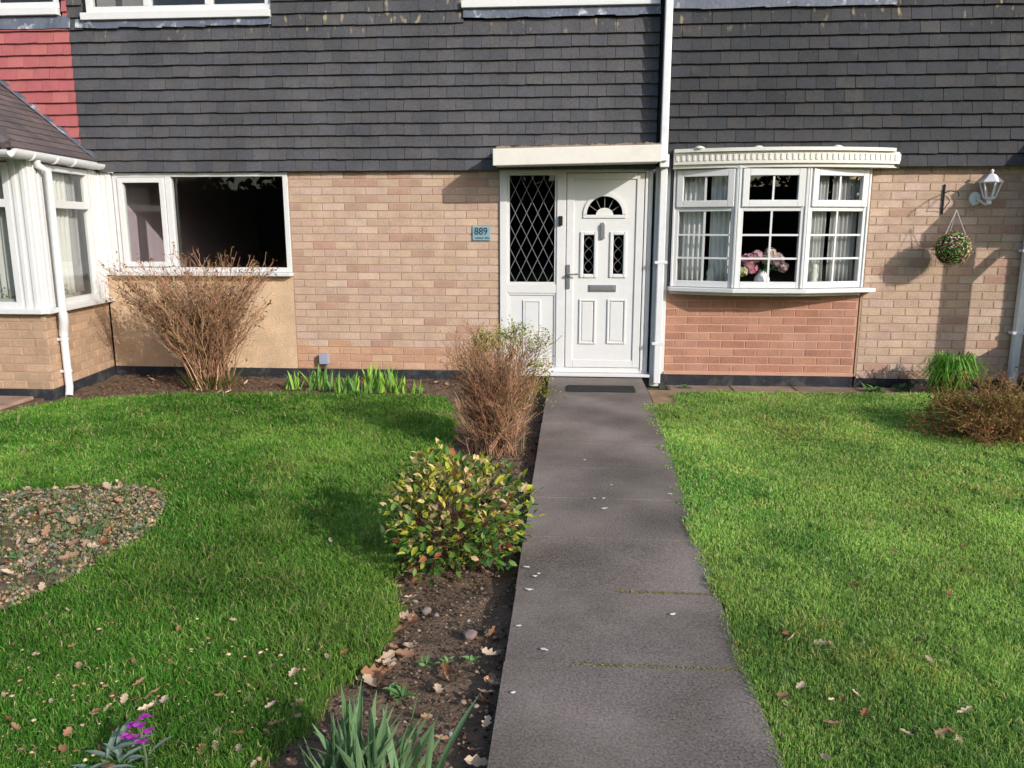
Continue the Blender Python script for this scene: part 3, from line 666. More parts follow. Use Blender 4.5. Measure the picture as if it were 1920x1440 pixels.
def slope_tiles(org0, dirx, upv_, rn_, length, rl_, lo_fn, hi_fn):
    for r_ in range(int(rl_/.105)):
        s0_ = r_*.105; lo, hi = lo_fn(s0_), hi_fn(s0_); x_ = lo-(.083 if r_ % 2 else 0)
        while x_ < hi-.02:
            a_, b_ = max(x_, lo), min(x_+.166, hi)
            if b_-a_ > .02:
                o = link('roof_tile', R.choice(rt)[0], rf); org = org0+dirx*((a_+b_)/2)+upv_*(s0_-.01)+rn_*.012; tl = math.radians(5)
                zz = upv_*math.cos(tl)-rn_*math.sin(tl); yy = -(rn_*math.cos(tl)+upv_*math.sin(tl)); xx = yy.cross(zz)
                mw = Matrix(((xx.x, yy.x, zz.x, org.x), (xx.y, yy.y, zz.y, org.y), (xx.z, yy.z, zz.z, org.z), (0, 0, 0, 1))) @ Matrix.Diagonal(((b_-a_)/.166, 1, 1, 1))
                l3, q3, s3 = mw.decompose(); o.location = l3; o.rotation_euler = q3.to_euler(); o.scale = s3
            x_ += .166
slope_tiles(e0, ed, upv, rn, (e1-e0).length, rl, lambda s_: .28*RW*s_/rl, lambda s_: (e1-e0).length)
fu = Vector((0, ap.y-e0.y, ap.z-e0.z)); frl = fu.length; fu.normalize(); fn_ = Vector((1, 0, 0)).cross(fu)
fn_ = fn_ if fn_.z > 0 else -fn_
fo = e0+Vector((-1.2, 0, 0))
slope_tiles(fo, Vector((1, 0, 0)), fu, fn_, 1.2, frl, lambda s_: 0.0, lambda s_: 1.2+(ap.x-e0.x)*s_/frl)
hr = MB(); hr.tube([e0+rn*.01, ap+rn*.01], .045, 8, lin(94, 86, 88)); hr.build('hip_tile', M['roof_tile'], rf)
# abutment flashing against the wall
fl = MB(); wl = [e1+upv*t for t in np.linspace(0.0, rl, 12)]
for i in range(11):
    a_, b_ = wl[i]+rn*.03, wl[i+1]+rn*.03; h_ = Vector((0, 0, .03))
    for p in (a_, b_): p.y = -.052
    fl.add([a_, b_, b_+h_, a_+h_, a_+Vector((0, -.05, -.005)), b_+Vector((0, -.05, -.005))], [(0, 1, 2, 3), (4, 5, 1, 0)])
fl.build('flashing', M['lead'], por)
# gutter (half round) along the right eaves and front
gp0 = e0+nrm*.045+Vector((0, -.03, -.035)); gp1 = e1+nrm*.045+Vector((0, -.075, -.035))
gt = MB(); n_ = 10; L_ = (gp1-gp0).length; gd = (gp1-gp0).normalized(); gn = Vector((gd.y, -gd.x, 0))
def gut(g0, g1):
    d_ = (g1-g0).normalized(); n2 = Vector((d_.y, -d_.x, 0)); vs = []
    for p in (g0, g1):
        for rr in (.055, .050):
            for k in range(n_+1):
                t = math.pi*k/n_; vs.append(tuple(p+n2*rr*math.cos(t)+Vector((0, 0, -rr*math.sin(t)))))
    m_ = n_+1; fs_ = []
    for k in range(n_):
        fs_ += [(k, k+1, 2*m_+k+1, 2*m_+k), (m_+k, 3*m_+k, 3*m_+k+1, m_+k+1), (k, m_+k, m_+k+1, k+1), (2*m_+k, 2*m_+k+1, 3*m_+k+1, 3*m_+k)]
    fs_ += [(0, 2*m_, 3*m_, m_), (n_, m_+n_, 3*m_+n_, 2*m_+n_)]
    gt.add(vs, fs_)
gut(gp0, gp1); gut(gp0+Vector((-1.8, -.005, 0)), gp0+Vector((.02, -.005, 0)))
gt.lathe([(.056, -.0), (.05, .004)], 4, tuple(gp1-Vector((0, 0, .02))))
def halfcap(p):
    vs = [tuple(p+gn*.055*math.cos(math.pi*k/n_)+Vector((0, 0, -.055*math.sin(math.pi*k/n_)))) for k in range(n_+1)]
    gt.add(vs, [tuple(range(n_+1))]); gt.add(vs, [tuple(range(n_, -1, -1))])
halfcap(gp1+gd*.001)
gto = gt.build('gutter', M['pipe'], por)
for f_ in (.18, .42, .62):
    p = gp0.lerp(gp1, f_); br = MB()
    pts = [p+gn*.059*math.cos(math.pi*k/8)+Vector((0, 0, -.059*math.sin(math.pi*k/8))) for k in range(9)]
    br.tube(pts, .009, 5); br.build('gutter_bracket', M['pipe'], gto)
for o in por.children: o.matrix_parent_inverse = Matrix.Translation(-Vector(por.location))
# porch downpipe
pd = thing('downpipe', 'white round downpipe on the glazed porch corner, with a swan neck bend', 'downpipe', (-4.66, -1.1, 0))
tp = gp0.lerp(gp1, .255); c0 = A+sd*.13+nrm*.075; c1 = A+sd*.16+nrm*.05
pts = [(tp.x, tp.y, tp.z-.05), (tp.x, tp.y, tp.z-.09), (c0.x+.02, c0.y, 1.97), (c0.x+.02, c0.y, .70)]
rm_ = MB(); rm_.tube(pts, .034, 14, cap=False); pp = rm_.build('pipe', M['pipe'], pd, True)
b2 = MB(); b2.tube([(c0.x+.02, c0.y, .72), (c0.x+.02, c0.y, .64), (c1.x+.01, c1.y+.015, .57), (c1.x, c1.y+.02, .50)], [.040, .040, .040, .040], 14, cap=False); b2.build('bend', M['pipe'], pd, True)
b3 = MB(); b3.tube([(c1.x, c1.y+.02, .54), (c1.x, c1.y+.02, .02), (c1.x+.02, c1.y-.03, -.06)], .034, 14, cap=False); b3.build('pipe', M['pipe'], pd, True)
for z in (.47, .17):
    k_ = MB(); k_.tube([(c1.x, c1.y+.02, z-.012), (c1.x, c1.y+.02, z+.012)], .040, 12); k_.box(c1.x-.09, c1.x+.01, c1.y-.01, c1.y+.03, z-.012, z+.012); k_.build('clip', M['pipe'], pd)
for o in pd.children: o.matrix_parent_inverse = Matrix.Translation(-Vector(pd.location))
# inside the porch: pale and grey curtains, box of plants
def curtain(name, label, x0, x1, y, z0, z1, col, folds=9, amp=.02, T=None, group=None, gather=0.0):
    mb = MB(); n = folds*6; vs = []
    for j in range(7):
        z = z0+(z1-z0)*j/6
        for i in range(n+1):
            s = i/n; xx = x0+(x1-x0)*s; xx = xx+(gather*(1-abs(j/6-.3)*1.2) if gather else 0)*(s-.0)
            p = Vector((xx, y+amp*math.sin(s*folds*2*math.pi+.4*math.sin(j)), z)); vs.append(tuple(T @ p) if T is not None else tuple(p))
    fs_ = [(j*(n+1)+i, j*(n+1)+i+1, (j+1)*(n+1)+i+1, (j+1)*(n+1)+i) for j in range(6) for i in range(n)]
    mb.add(vs, fs_, col); o = mb.build(name, M['fabric'], None, True)
    so = o.modifiers.new('solid', 'SOLIDIFY'); so.thickness = .004
    return tag(o, label, 'curtain', group)
curtain('curtain', 'pale folded curtain behind the porch side glass', .30, .78, .10, .85, 2.0, (.74, .74, .71), 6, .02, TS)
curtain('curtain', 'grey curtain behind the porch glass next to the wall', .80, 1.0, .12, .85, 2.0, (.33, .33, .34), 4, .015, TS)
curtain('curtain', 'pale curtain behind the porch front glass', .9, 1.3, .12, .8, 2.0, (.56, .56, .54), 6, .02, TF)
def plant_box(label, c, L, mat_c, T):
    th = thing('window_plant', label, 'plant'); mb = MB(); mb.box(c[0], c[0]+L, .05, .13, .79, .85, T, mat_c); mb.build('trough', M['paint'], th)
    g = MB()
    for i in range(90):
        p = T @ Vector((c[0]+R.random()*L, .04+R.random()*.1, .85+R.random()*.09)); a = R.random()*6.28; s = .022
        g.add([p, p+Vector((math.cos(a)*s, math.sin(a)*s, s*.3)), p+Vector((math.cos(a+.9)*s, math.sin(a+.9)*s, s*.8))], [(0, 1, 2)], (.05*R.uniform(.6, 1.5), .16*R.uniform(.6, 1.4), .04))
    g.build('foliage', M['leaf'], th)
plant_box('green plants in a pale trough inside the porch front window', (.75, 0), .55, (.42, .44, .38), TF)
plant_box('small green plants in a trough inside the porch side window', (.24, 0), .40, (.40, .40, .36), TS)
mb = MB(); mb.box(-6.4, -4.95, -.02, .0, .05, 2.0, tint=(.42, .43, .42)); mb.box(-6.3, -4.9, -1.1, -.03, -.02, .02, tint=(.2, .18, .16))
o = mb.build('inner_wall', M['room'], por); o.matrix_parent_inverse = Matrix.Translation(-Vector(por.location))

# ================================================================== HOUSE WITH BOW WINDOW (right)
RY = -0.04; RX0, RX1 = 0.80, 8.2
rgt = thing('terraced_house', 'terraced house with darker grey tiles above a white bow window', 'house')
P0, P1, P2, P3 = (0.968, -.075), (1.539, -.29), (2.176, -.29), (2.806, -.075)
BZ0, BZ1 = .917, 2.032
mb = MB(); holes_wall(mb, 2.816, RX1, 0.03, 2.06, RY+.0045, RY+.25, [])
bw = mb.build('brick_wall', M['mortar'], rgt); lay('brick', bricks_buff, brick_cells(2.830, RX1, 0.004, 26, RY, .0790, .05, .234), bw, M['brick'], 230)
mb = MB(); mb.box(.94, 2.802, RY+.0045, RY+.25, .035, .90); bw = mb.build('brick_panel', M['mortar_red'], rgt); bw['label'] = 'smooth pinkish red brick panel under the bow window'
lay('brick', bricks_red, brick_cells(.944, 2.800, .060, 10, RY, .0795, .03, .234), bw, M['brick'])
mb = MB(); mb.box(.94, 2.804, RY-.012, RY+.1, .03, .056); mb.build('base_strip', M['mortar_red'], rgt)
mb = MB(); mb.box(.90, 2.802, RY-.008, RY+.2, -.12, .03); mb.box(2.816, RX1, RY-.006, RY+.2, -.12, .004); mb.build('plinth', M['plinth'], rgt, bevel=.004)
mb = MB(); mb.box(.80, .94, RY+.002, RY+.3, -.1, 2.06); mb.build('corner_panel', M['pvc'], rgt, bevel=.004)
mb = MB(); holes_wall(mb, RX0, RX1, 2.06, 5.0, RY-.062, RY+.3, [(.96, 2.8, 3.66, 4.75)]); mb.box(RX0+.01, RX1, RY-.09, RY-.064, 2.05, 2.075)
tb = mb.build('tile_hanging', M['batten'], rgt)
lay('tile', tiles_grey2, tile_cells(RX0+.01, RX1, 2.045, 4.9, RY-.07, [(0.9, 2.86, 3.46, 9)], .1165, .1765), tb, M['tile'])
flashing(rgt, .86, 2.87, 3.45, 3.64, RY-.066, 7)
upper_window(rgt, .96, 2.82, 3.72, 4.75, RY-.05)
house_shell(rgt, RX0, RX1, RY)
# bow window
bow = thing('x', 'x', 'x')
bpy.data.objects.remove(bow)
fmain = MB()
for z in (BZ0-.01, BZ1): pass
pts4 = [P0, P1, P2, P3]
top = [(P0[0], RY+.02), P0, P1, P2, P3, (P3[0], RY+.02)]
fmain.prism([(p[0], p[1]-.02) for p in top], BZ1-.005, BZ1+.03)
bwn = fmain.build('bow_window', M['pvc'], rgt); bwn['label'] = 'white bow window of three facets with glazing bars'
def facetT(a, b):
    a = Vector((a[0], a[1], 0)); b = Vector((b[0], b[1], 0)); d = (b-a).normalized(); n = Vector((d.y, -d.x, 0))
    return Matrix(((d.x, -n.x, 0, a.x), (d.y, -n.y, 0, a.y), (0, 0, 1, 0), (0, 0, 0, 1))), (b-a).length
for i in range(3):
    T, L_ = facetT(pts4[i], pts4[i+1]); c = MB()
    frame_boxes(c, .012, L_-.012, BZ0, BZ1, .045, -.0, .06, T, wb=.06, wt=.03)
    c.box(.057, L_-.057, .002, .058, 1.635, 1.70, T)                      # transom
    frame_boxes(c, .035, L_-.035, 1.675, BZ1-.012, .062, -.022, .03, T)  # opening top light stands proud
    c.box(.0, .022, -.014, .07, BZ0, BZ1, T); c.box(L_-.022, L_, -.014, .07, BZ0, BZ1, T)
    w = c.build('facet_frame', M['pvc'], bwn, bevel=.005)
    pane(w, .057, L_-.057, BZ0+.06, 1.635, .014, 'glass', T); pane(w, .097, L_-.097, 1.737, BZ1-.074, .0, 'glass', T)
    g0, g1, h0, h1 = .057, L_-.057, BZ0+.06, 1.635; mid_ = (g0+g1)/2
    bars = [(mid_-.009, mid_+.009, h0, h1)]+[(g0, g1, h0+(h1-h0)*k/3-.009, h0+(h1-h0)*k/3+.009) for k in (1, 2)]+[(mid_-.009, mid_+.009, 1.737, BZ1-.074)]
    for k, (a, b, c_, d_) in enumerate(bars):
        q = MB(); yb = .006 if k in (0,) else .0075
        if k == 3: yb = -.006
        q.box(a, b, yb, yb+.014, c_, d_, T); q.build('glazing_bar', M['pvc'], w)
def offs(o, e0=.0, e1=.0): return [(P0[0]-e0, RY+.03), (P0[0]-e0, P0[1]-o*.9), (P1[0]-o*.25, P1[1]-o), (P2[0]+o*.25, P2[1]-o), (P3[0]+e1, P3[1]-o*.9), (P3[0]+e1, RY+.03)]
sm = MB(); sm.prism(offs(.075, .02, .11), BZ0-.042, BZ0-.004); sm.build('sill', M['pvc'], bwn, bevel=.005)
so_ = MB(); so_.prism(offs(.0, -.0, -.01), BZ0-.075, BZ0-.043); so_.build('apron', M['pvc'], bwn)
# cornice canopy with dentils
def smooth_offs(o, e1, n=26):
    xs = np.linspace(P0[0]-.02, P3[0]+e1-.06, n); out = []
    for x in xs:
        t = (x-(P0[0]+P3[0])/2-.06)/1.05
        out.append((x, RY-.075-o-.20*max(0, 1-t*t)))
    l = out[-1]; out += [(l[0]+.045, l[1]+.03), (l[0]+.065, l[1]+.075), (l[0]+.065, RY-.02)]
    return [(P0[0]-.02, RY-.02)]+out
cnp = MB(); cnp.prism(smooth_offs(.045, .25), 2.065, 2.172); cnp.prism(smooth_offs(.075, .18), 2.174, 2.205); cnp.prism(smooth_offs(.02, .25), 2.032, 2.064)
cno = cnp.build('cornice', M['cream'], bwn, bevel=.004); cno['label'] = 'cream dentilled cornice over the bow window'
oo = smooth_offs(.045, .25, 80)[1:-3]; dist = 0; last = Vector(oo[0]); nxt = .03
for i in range(1, len(oo)):
    a = Vector(oo[i-1]); b = Vector(oo[i]); L_ = (b-a).length
    while nxt < dist+L_:
        p = a.lerp(b, (nxt-dist)/L_); d = (b-a).normalized(); n = Vector((d.y, -d.x)); q = MB()
        T = Matrix(((d.x, -n.x, 0, p.x), (d.y, -n.y, 0, p.y), (0, 0, 1, 0), (0, 0, 0, 1)))
        q.box(-.012, .012, -.007, .004, 2.095, 2.15, T); q.build('dentil', M['cream'], cno, bevel=.004); nxt += .0525
    dist += L_
for x in (1.17, 1.71, 2.42):
    q = MB(); q.lathe([(.05, 0), (.05, .01), (.03, .022), (.008, .028)], 10, (x, -.25, 2.203)); q.build('cap', M['cream'], cno, True)
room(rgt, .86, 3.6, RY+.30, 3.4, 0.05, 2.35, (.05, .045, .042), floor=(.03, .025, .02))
# inner board so the bow is closed below
ib = MB(); ib.prism([(P0[0]+.03, RY+.3), (P0[0]+.03, P0[1]+.07), (P1[0], P1[1]+.07), (P2[0], P2[1]+.07), (P3[0]-.03, P3[1]+.07), (P3[0]-.03, RY+.3)], BZ0-.02, BZ0+.015); ib.build('window_board', M['pvc'], bwn)
ic = MB(); ic.box(.86, .965, RY+.03, RY+.30, .05, 2.06, tint=(.2, .2, .2)); ic.box(2.81, 2.90, RY+.03, RY+.30, .05, 2.06, tint=(.2, .2, .2)); ic.box(.965, 2.81, RY+.02, RY+.30, 2.035, 2.06, tint=(.3, .3, .3)); ic.build('reveal', M['room'], rgt)
T0, L0 = facetT(P0, P1); T2, L2 = facetT(P2, P3)
curtain('curtain', 'light net curtain filling the left facet of the bow window', .05, .30, .11, .95, 2.02, (.84, .83, .80), 5, .016, T0)
curtain('curtain', 'pale tied curtain beside the net in the left facet of the bow window', .34, .53, .13, .95, 2.02, (.84, .83, .80), 4, .016, T0)
curtain('curtain', 'white tied curtain in the right facet of the bow window', .15, .30, .13, .95, 2.02, (.66, .66, .64), 4, .016, T2)
curtain('curtain', 'grey curtain at the outer end of the bow window', .34, L2-.04, .11, .95, 2.02, (.45, .44, .44), 6, .016, T2)
# vase of pink flowers behind the centre pane
vs_ = thing('flower_vase', 'white vase of pink flowers behind the centre pane of the bow window', 'vase', (1.83, -.165, BZ0+.016))
q = MB(); q.lathe([(.03, 0), (.055, .01), (.075, .05), (.07, .08), (.04, .12), (.032, .15), (.042, .165)], 18); q.build('vase', M['paint'], vs_, True)
def petals(mb, c, r, col, n=26):
    for i in range(n):
        th, ph = R.random()*6.28, math.acos(R.uniform(-1, 1)); d = Vector((math.sin(ph)*math.cos(th), math.sin(ph)*math.sin(th), math.cos(ph)))
        s = d.orthogonal().normalized(); t = d.cross(s); a = R.random()*6.28; s, t = s*math.cos(a)+t*math.sin(a), t*math.cos(a)-s*math.sin(a)
        p = Vector(c)+d*r*R.uniform(.5, 1); k = R.uniform(.75, 1.15); w = r*.55
        mb.add([p-s*w, p+d*w*.3+t*w, p+s*w, p+d*w*.1-t*w], [(0, 1, 2, 3)], tuple(min(.9, x*k) for x in col))
for dx, dz, r, col in ((-.13, .23, .06, (.90, .45, .55)), (-.07, .28, .05, (.90, .58, .64)), (.06, .30, .05, (.92, .76, .66)), (.13, .25, .055, (.90, .68, .70)), (-.11, .17, .045, (.88, .36, .48)), (.19, .18, .04, (.88, .66, .64)), (-.19, .14, .04, (.70, .70, .42)), (.02, .25, .04, (.9, .8, .68)), (-.17, .25, .04, (.88, .6, .64))):
    q = MB(); petals(q, (dx, R.uniform(-.06, .01), dz), r*1.22, col, 46); q.build('flower', M['petal'], vs_)
q = MB()
for i in range(46):
    a = R.random()*6.28; L = R.uniform(.10, .2); e = Vector((math.cos(a)*L, math.sin(a)*L*.6, R.uniform(.12, .22))); b = Vector((0, 0, .15)); s = Vector((-math.sin(a), math.cos(a), 0))*.02; m_ = (b+e)*.5+Vector((0, 0, .03))
    g = R.uniform(.5, 1.4); q.add([b, m_-s, e, m_+s], [(0, 1, 2, 3)], (.03*g, .10*g, .03*g))
q.build('foliage', M['leaf'], vs_)
q = thing('figurine', 'small white ornament standing behind the right facet of the bow window', 'ornament', (2.33, -.11, BZ0+.016)); m_ = MB()
m_.lathe([(.045, 0), (.05, .02), (.03, .06), (.042, .10), (.028, .15), (.034, .175), (.03, .2), (.008, .225)], 14, tint=(.7, .7, .64)); m_.build('body', M['paint'], q, True)
q = thing('figurine', 'small pale ornament standing behind the left facet of the bow window', 'ornament', (1.36, -.08, BZ0+.016)); m_ = MB()
m_.lathe([(.05, 0), (.055, .02), (.035, .07), (.045, .12), (.02, .17), (.026, .19), (.006, .21)], 14, tint=(.6, .62, .6)); m_.build('body', M['paint'], q, True)

# ------------------------------------------------------------------ downpipes
def square_pipe(name, label, x, y, segs, w=.065, clips=(), mat='pipe'):
    th = thing(name, label, 'downpipe', (x, y, 0))
    for z0, z1, dx, dw, dy in segs:
        q = MB(); h = (w+dw)/2; q.box(-h+dx, h+dx, -h+dy, h+dy, z0, z1); q.build('pipe', M[mat], th, bevel=.008)
    for z in clips:
        q = MB(); q.box(-w*.9, w*.9, -w*.56, w*.7, z-.014, z+.014); q.build('clip', M[mat], th, bevel=.003)
    return th
square_pipe('downpipe', 'white square downpipe between the front door and the bow window',   .866, -.095, [(-.055, 2.07, .0, 0, 0), (2.10, 5.0, -.016, .0, -.085), (2.045, 2.165, -.006, .02, -.04)], .068, (1.15, .35))
square_pipe('downpipe', 'greyish white square downpipe beside the wall lantern', 4.29, RY-.06, [(-.06, 1.62, 0, 0, 0), (1.60, 5.0, 0, .010, -.05)], .070, (1.27, .49))

# ------------------------------------------------------------------ wall lantern
p = onY(1857, 352, RY-.13); LN = thing('wall_lantern', 'white six sided lantern on the brick wall by the hanging flower ball', 'lantern', (p.x, RY-.13, p.z))
def hexr(r): return r
M['white_metal'] = tinted('white_metal', (.72, .72, .74), .4, .06)
q = MB(); q.lathe([(.100, .045), (.104, .052), (.055, .095), (.035, .118), (.020, .124)], 6, rot=.5); q.build('roof', M['white_metal'], LN)
q = MB(); q.lathe([(.018, .124), (.010, .135), (.016, .146), (.017, .152), (.006, .168)], 10); q.build('finial', M['white_metal'], LN, True)
q = MB(); q.lathe([(.046, -.10), (.05, -.092), (.05, -.085), (.03, -.085)], 6, rot=.5); q.lathe([(.012, -.155), (.024, -.145), (.02, -.12), (.036, -.10)], 10); q.build('base', M['white_metal'], LN)
for k in range(6):
    t = 2*math.pi*k/6+.5; q = MB(); q.tube([(.047*math.cos(t), .047*math.sin(t), -.088), (.088*math.cos(t), .088*math.sin(t), .047)], .0085, 6); q.build('bar', M['white_metal'], LN)
    t2 = t+2*math.pi/6; g = MB(); g.add([(.045*math.cos(t), .045*math.sin(t), -.086), (.045*math.cos(t2), .045*math.sin(t2), -.086), (.085*math.cos(t2), .085*math.sin(t2), .045), (.085*math.cos(t), .085*math.sin(t), .045)], [(0, 1, 2, 3)]); g.build('pane', M['glass'], LN)
q = MB(); q.tube([(.0, 0, -.14), (-.01, .03, -.15), (-.04, .07, -.12), (-.06, .10, -.10)], .012, 8); q.build('arm', M['white_metal'], LN, True)
q = MB(); q.lathe([(.052, 0), (.052, .012), (.04, .02)], 18); o = q.build('back_plate', M['white_metal'], LN); o.rotation_euler = (math.pi/2, 0, 0); o.location = (-.07, .128, -.095); o.scale = (1, 1.25, 1)

# ------------------------------------------------------------------ hanging flower ball on its bracket
HB = Vector((3.512, -.30, 1.289))
br = thing('hanging_bracket', 'thin black iron bracket holding the flower ball', 'bracket', (3.497, RY-.008, 1.745))
q = MB(); q.box(-.007, .007, -.008, .008, -.14, .14); q.build('wall_bar', M['black'], br, bevel=.002)
q = MB(); q.tube([(0, -.004, .06), (0.005, -.12, .075), (.01, -.26, .055), (.012, -.275, .03), (.010, -.262, .02)], .005, 6); q.build('arm', M['black'], br, True)
q = MB(); pts = [(0, -.004, -.11)]+[(.002, -.06-.06*math.sin(t*.9), -.06+.09*(t/4)) for t in np.linspace(.2, 4, 9)]; q.tube(pts, .004, 6); q.build('scroll', M['black'], br, True)
hb = thing('flower_ball', 'round hanging ball of green leaves and peach flowers', 'hanging plant', tuple(HB))
q = MB()
bpts = []
for i in range(9):
    ph = math.pi*i/8; bpts.append((.145*math.sin(ph)+.001, -.145*math.cos(ph)))
q.lathe(bpts, 18, tint=(.018, .03, .012)); q.build('core', M['bark'], hb, True)
q = MB(); fl_ = MB(); lf_ = MB()
for i in range(900):
    z = 1-2*(i+.5)/900; a = i*2.39996; r_ = math.sqrt(1-z*z); d = Vector((r_*math.cos(a), r_*math.sin(a), z))
    s = d.orthogonal().normalized(); t = d.cross(s); an = R.random()*6.28; s, t = s*math.cos(an)+t*math.sin(an), t*math.cos(an)-s*math.sin(an)
    p = d*R.uniform(.142, .168); w = R.uniform(.009, .016); pk = R.random()+.25*(d.x)+.0*d.z
    if R.random() < .40+.18*d.x-.12*d.z: col = R.choice([(.80, .42, .32), (.86, .62, .48), (.84, .76, .56), (.78, .34, .30), (.82, .56, .46)]); tgt = fl_
    else: col = R.choice([(.12, .30, .06), (.18, .40, .08), (.36, .48, .11), (.06, .15, .04), (.20, .10, .05)]); tgt = lf_
    k = R.uniform(.7, 1.2); tl = d*R.uniform(-.3, .9)*w
    tgt.add([p-s*w, p-t*w*.6+tl*.5, p+s*w+tl, p+t*w*.6+tl*.5], [(0, 1, 2, 3)], tuple(x*k for x in col))
for o in (lf_.build('foliage', M['leaf'], hb), fl_.build('flowers', M['petal'], hb)): o['kind'] = 'stuff'
for sx, sy in ((-.085, -.02), (.09, -.03), (.0, .09)):
    q = MB(); q.tube([(sx, sy, .13), (0, -.0, .355)], .0032, 5, tint=(.62, .58, .55)); q.build('string', M['paint'], hb)

# ------------------------------------------------------------------ neighbouring porch beyond the right edge (casts the shade on the wall)
np_ = thing('open_porch', 'lean to open porch of the bow window house beyond the downpipe', 'porch', (4.39, RY, 0))
q = MB(); xa, xb = 0.0, 2.6
q.add([(xa, -.95, 1.93), (xb, -.95, 1.93), (xb, -.03, 2.42), (xa, -.03, 2.42), (xa, -.95, 2.05), (xb, -.95, 2.05), (xb, -.03, 2.55), (xa, -.03, 2.55)], [(0, 3, 2, 1), (4, 5, 6, 7), (0, 1, 5, 4), (2, 3, 7, 6), (0, 4, 7, 3), (1, 2, 6, 5)], lin(96, 90, 90)); q.build('roof', M['roof_tile'], np_)
q = MB(); q.box(.20, .34, -.92, -.78, -.08, 1.95); q.build('post', M['pvc'], np_, bevel=.006)
q = MB(); q.tube([(.32, -.85, 1.50), (.60, -.85, 1.80), (.85, -.85, 1.92)], .045, 4); q.build('brace', M['pvc'], np_)
q = MB(); q.box(.80, 2.5, -.93, -.83, -.08, 1.95); q.build('front_screen', M['pvc'], np_)
q = MB(); q.box(.22, .32, -.80, -.03, -.08, .62); q.build('dwarf_wall', M['mortar'], np_)

# ------------------------------------------------------------------ planting
def leaf_mesh(L, w, fold=.35, bend=.2, n=3):
    """lanceolate leaf from the origin along +x, z up"""
    vs = [(0, 0, 0)]; fs_ = []
    for i in range(1, n+1):
        t = i/(n+1); ww = w*math.sin(math.pi*min(1, t*1.05))**.8; z = -bend*L*t*t
        vs += [(L*t, -ww/2, z+ww*fold*.5), (L*t, 0, z), (L*t, ww/2, z+ww*fold*.5)]
    vs.append((L, 0, -bend*L)); e = len(vs)-1
    fs_ += [(0, 1, 2), (0, 2, 3)]
    for i in range(n-1):
        a = 1+3*i; fs_ += [(a, a+3, a+4, a+1), (a+1, a+4, a+5, a+2)]
    a = 1+3*(n-1); fs_ += [(a, e, a+1), (a+1, e, a+2)]
    return vs, fs_
def orient(p, d, roll):
    d = d.normalized(); u = Vector((0, 0, 1)); s = u.cross(d); s = s.normalized() if s.length > 1e-3 else Vector((0, 1, 0)); n = d.cross(s)
    s2 = s*math.cos(roll)+n*math.sin(roll); n2 = d.cross(s2)
    return Matrix(((d.x, s2.x, n2.x, p.x), (d.y, s2.y, n2.y, p.y), (d.z, s2.z, n2.z, p.z), (0, 0, 0, 1)))
def put(o, M4):
    l, q, s = M4.decompose(); o.location = l; o.rotation_euler = q.to_euler(); o.scale = s; return o

def twiggy(mb, base, n, tips, cols, r0=.006, kids=6, kid_len=.22, seg=5, droop=0.0, spread=.1, wob=.010, r1=.0016, low=.25):
    """n arching stems from a small base towards tip points given by tips(i); returns all twig ends"""
    ends = []
    for i in range(n):
        b = Vector(base)+Vector((R.gauss(0, spread), R.gauss(0, spread), 0)); e = tips(i); c = R.choice(cols); k = R.uniform(.7, 1.25); c = tuple(x*k for x in c)
        mid_ = b.lerp(e, .5)+Vector((-(e.x-b.x)*.18, -(e.y-b.y)*.18, (e.z-b.z)*.10))+Vector((R.gauss(0, .02), R.gauss(0, .02), 0))
        pts = []; 
        for j in range(seg+1):
            t = j/seg; pts.append(b*(1-t)**2+mid_*2*t*(1-t)+e*t*t+Vector((R.gauss(0, wob), R.gauss(0, wob), R.gauss(0, wob*.7)))*(1 if 0 < j else 0))
        rr = r0*R.uniform(.6, 1.2)
        mb.tube(pts, [max(r1, rr*(1-.75*j/seg)) for j in range(seg+1)], 4, c, False)
        ends.append(pts[-1])
        for q in range(kids):
            t = R.uniform(low, .98); j = min(seg-1, int(t*seg)); p = pts[j].lerp(pts[j+1], t*seg-j)
            d = (pts[j+1]-pts[j]).normalized(); a = R.random()*6.28; o = d.orthogonal().normalized(); o2 = d.cross(o)
            dd = (d*R.uniform(.5, 1.2)+(o*math.cos(a)+o2*math.sin(a))*R.uniform(.4, .9)+Vector((0, 0, .25-droop))).normalized(); L = kid_len*R.uniform(.35, 1.1)*(1-.45*t)
            p1 = p+dd*L*.5+Vector((R.gauss(0, .008), R.gauss(0, .008), .0)); p2 = p+dd*L+Vector((R.gauss(0, .012), R.gauss(0, .012), .015))
            mb.tube([p, p1, p2], [r1*1.4, r1*1.1, r1*.7], 3, tuple(x*R.uniform(.8, 1.2) for x in c), False); ends.append(p2)
            if R.random() < .6:
                dd2 = (dd+Vector((R.gauss(0, .5), R.gauss(0, .5), R.gauss(.1, .3)))).normalized(); p3 = p1+dd2*L*.5
                mb.tube([p1, p3], [r1*1.0, r1*.6], 3, c, False); ends.append(p3)
    return ends
def bits(mb, pts, cols, size=(.01, .02), prob=1.0, up=0.0):
    for p in pts:
        if R.random() > prob: continue
        L = R.uniform(*size); d = Vector((R.gauss(0, 1), R.gauss(0, 1), R.gauss(up, .7))).normalized(); vs, fs_ = leaf_mesh(L, L*.5, .4, .3, 1)
        T = orient(Vector(p)+Vector((R.gauss(0, .006),)*3), d, R.uniform(-1, 1)); c = R.choice(cols); k = R.uniform(.7, 1.2)
        mb.add([tuple(T @ Vector(v)) for v in vs], fs_, tuple(x*k for x in c))
BROWN = [lin(160, 124, 96), lin(142, 106, 80), lin(176, 140, 110), lin(128, 94, 70), lin(152, 114, 92)]
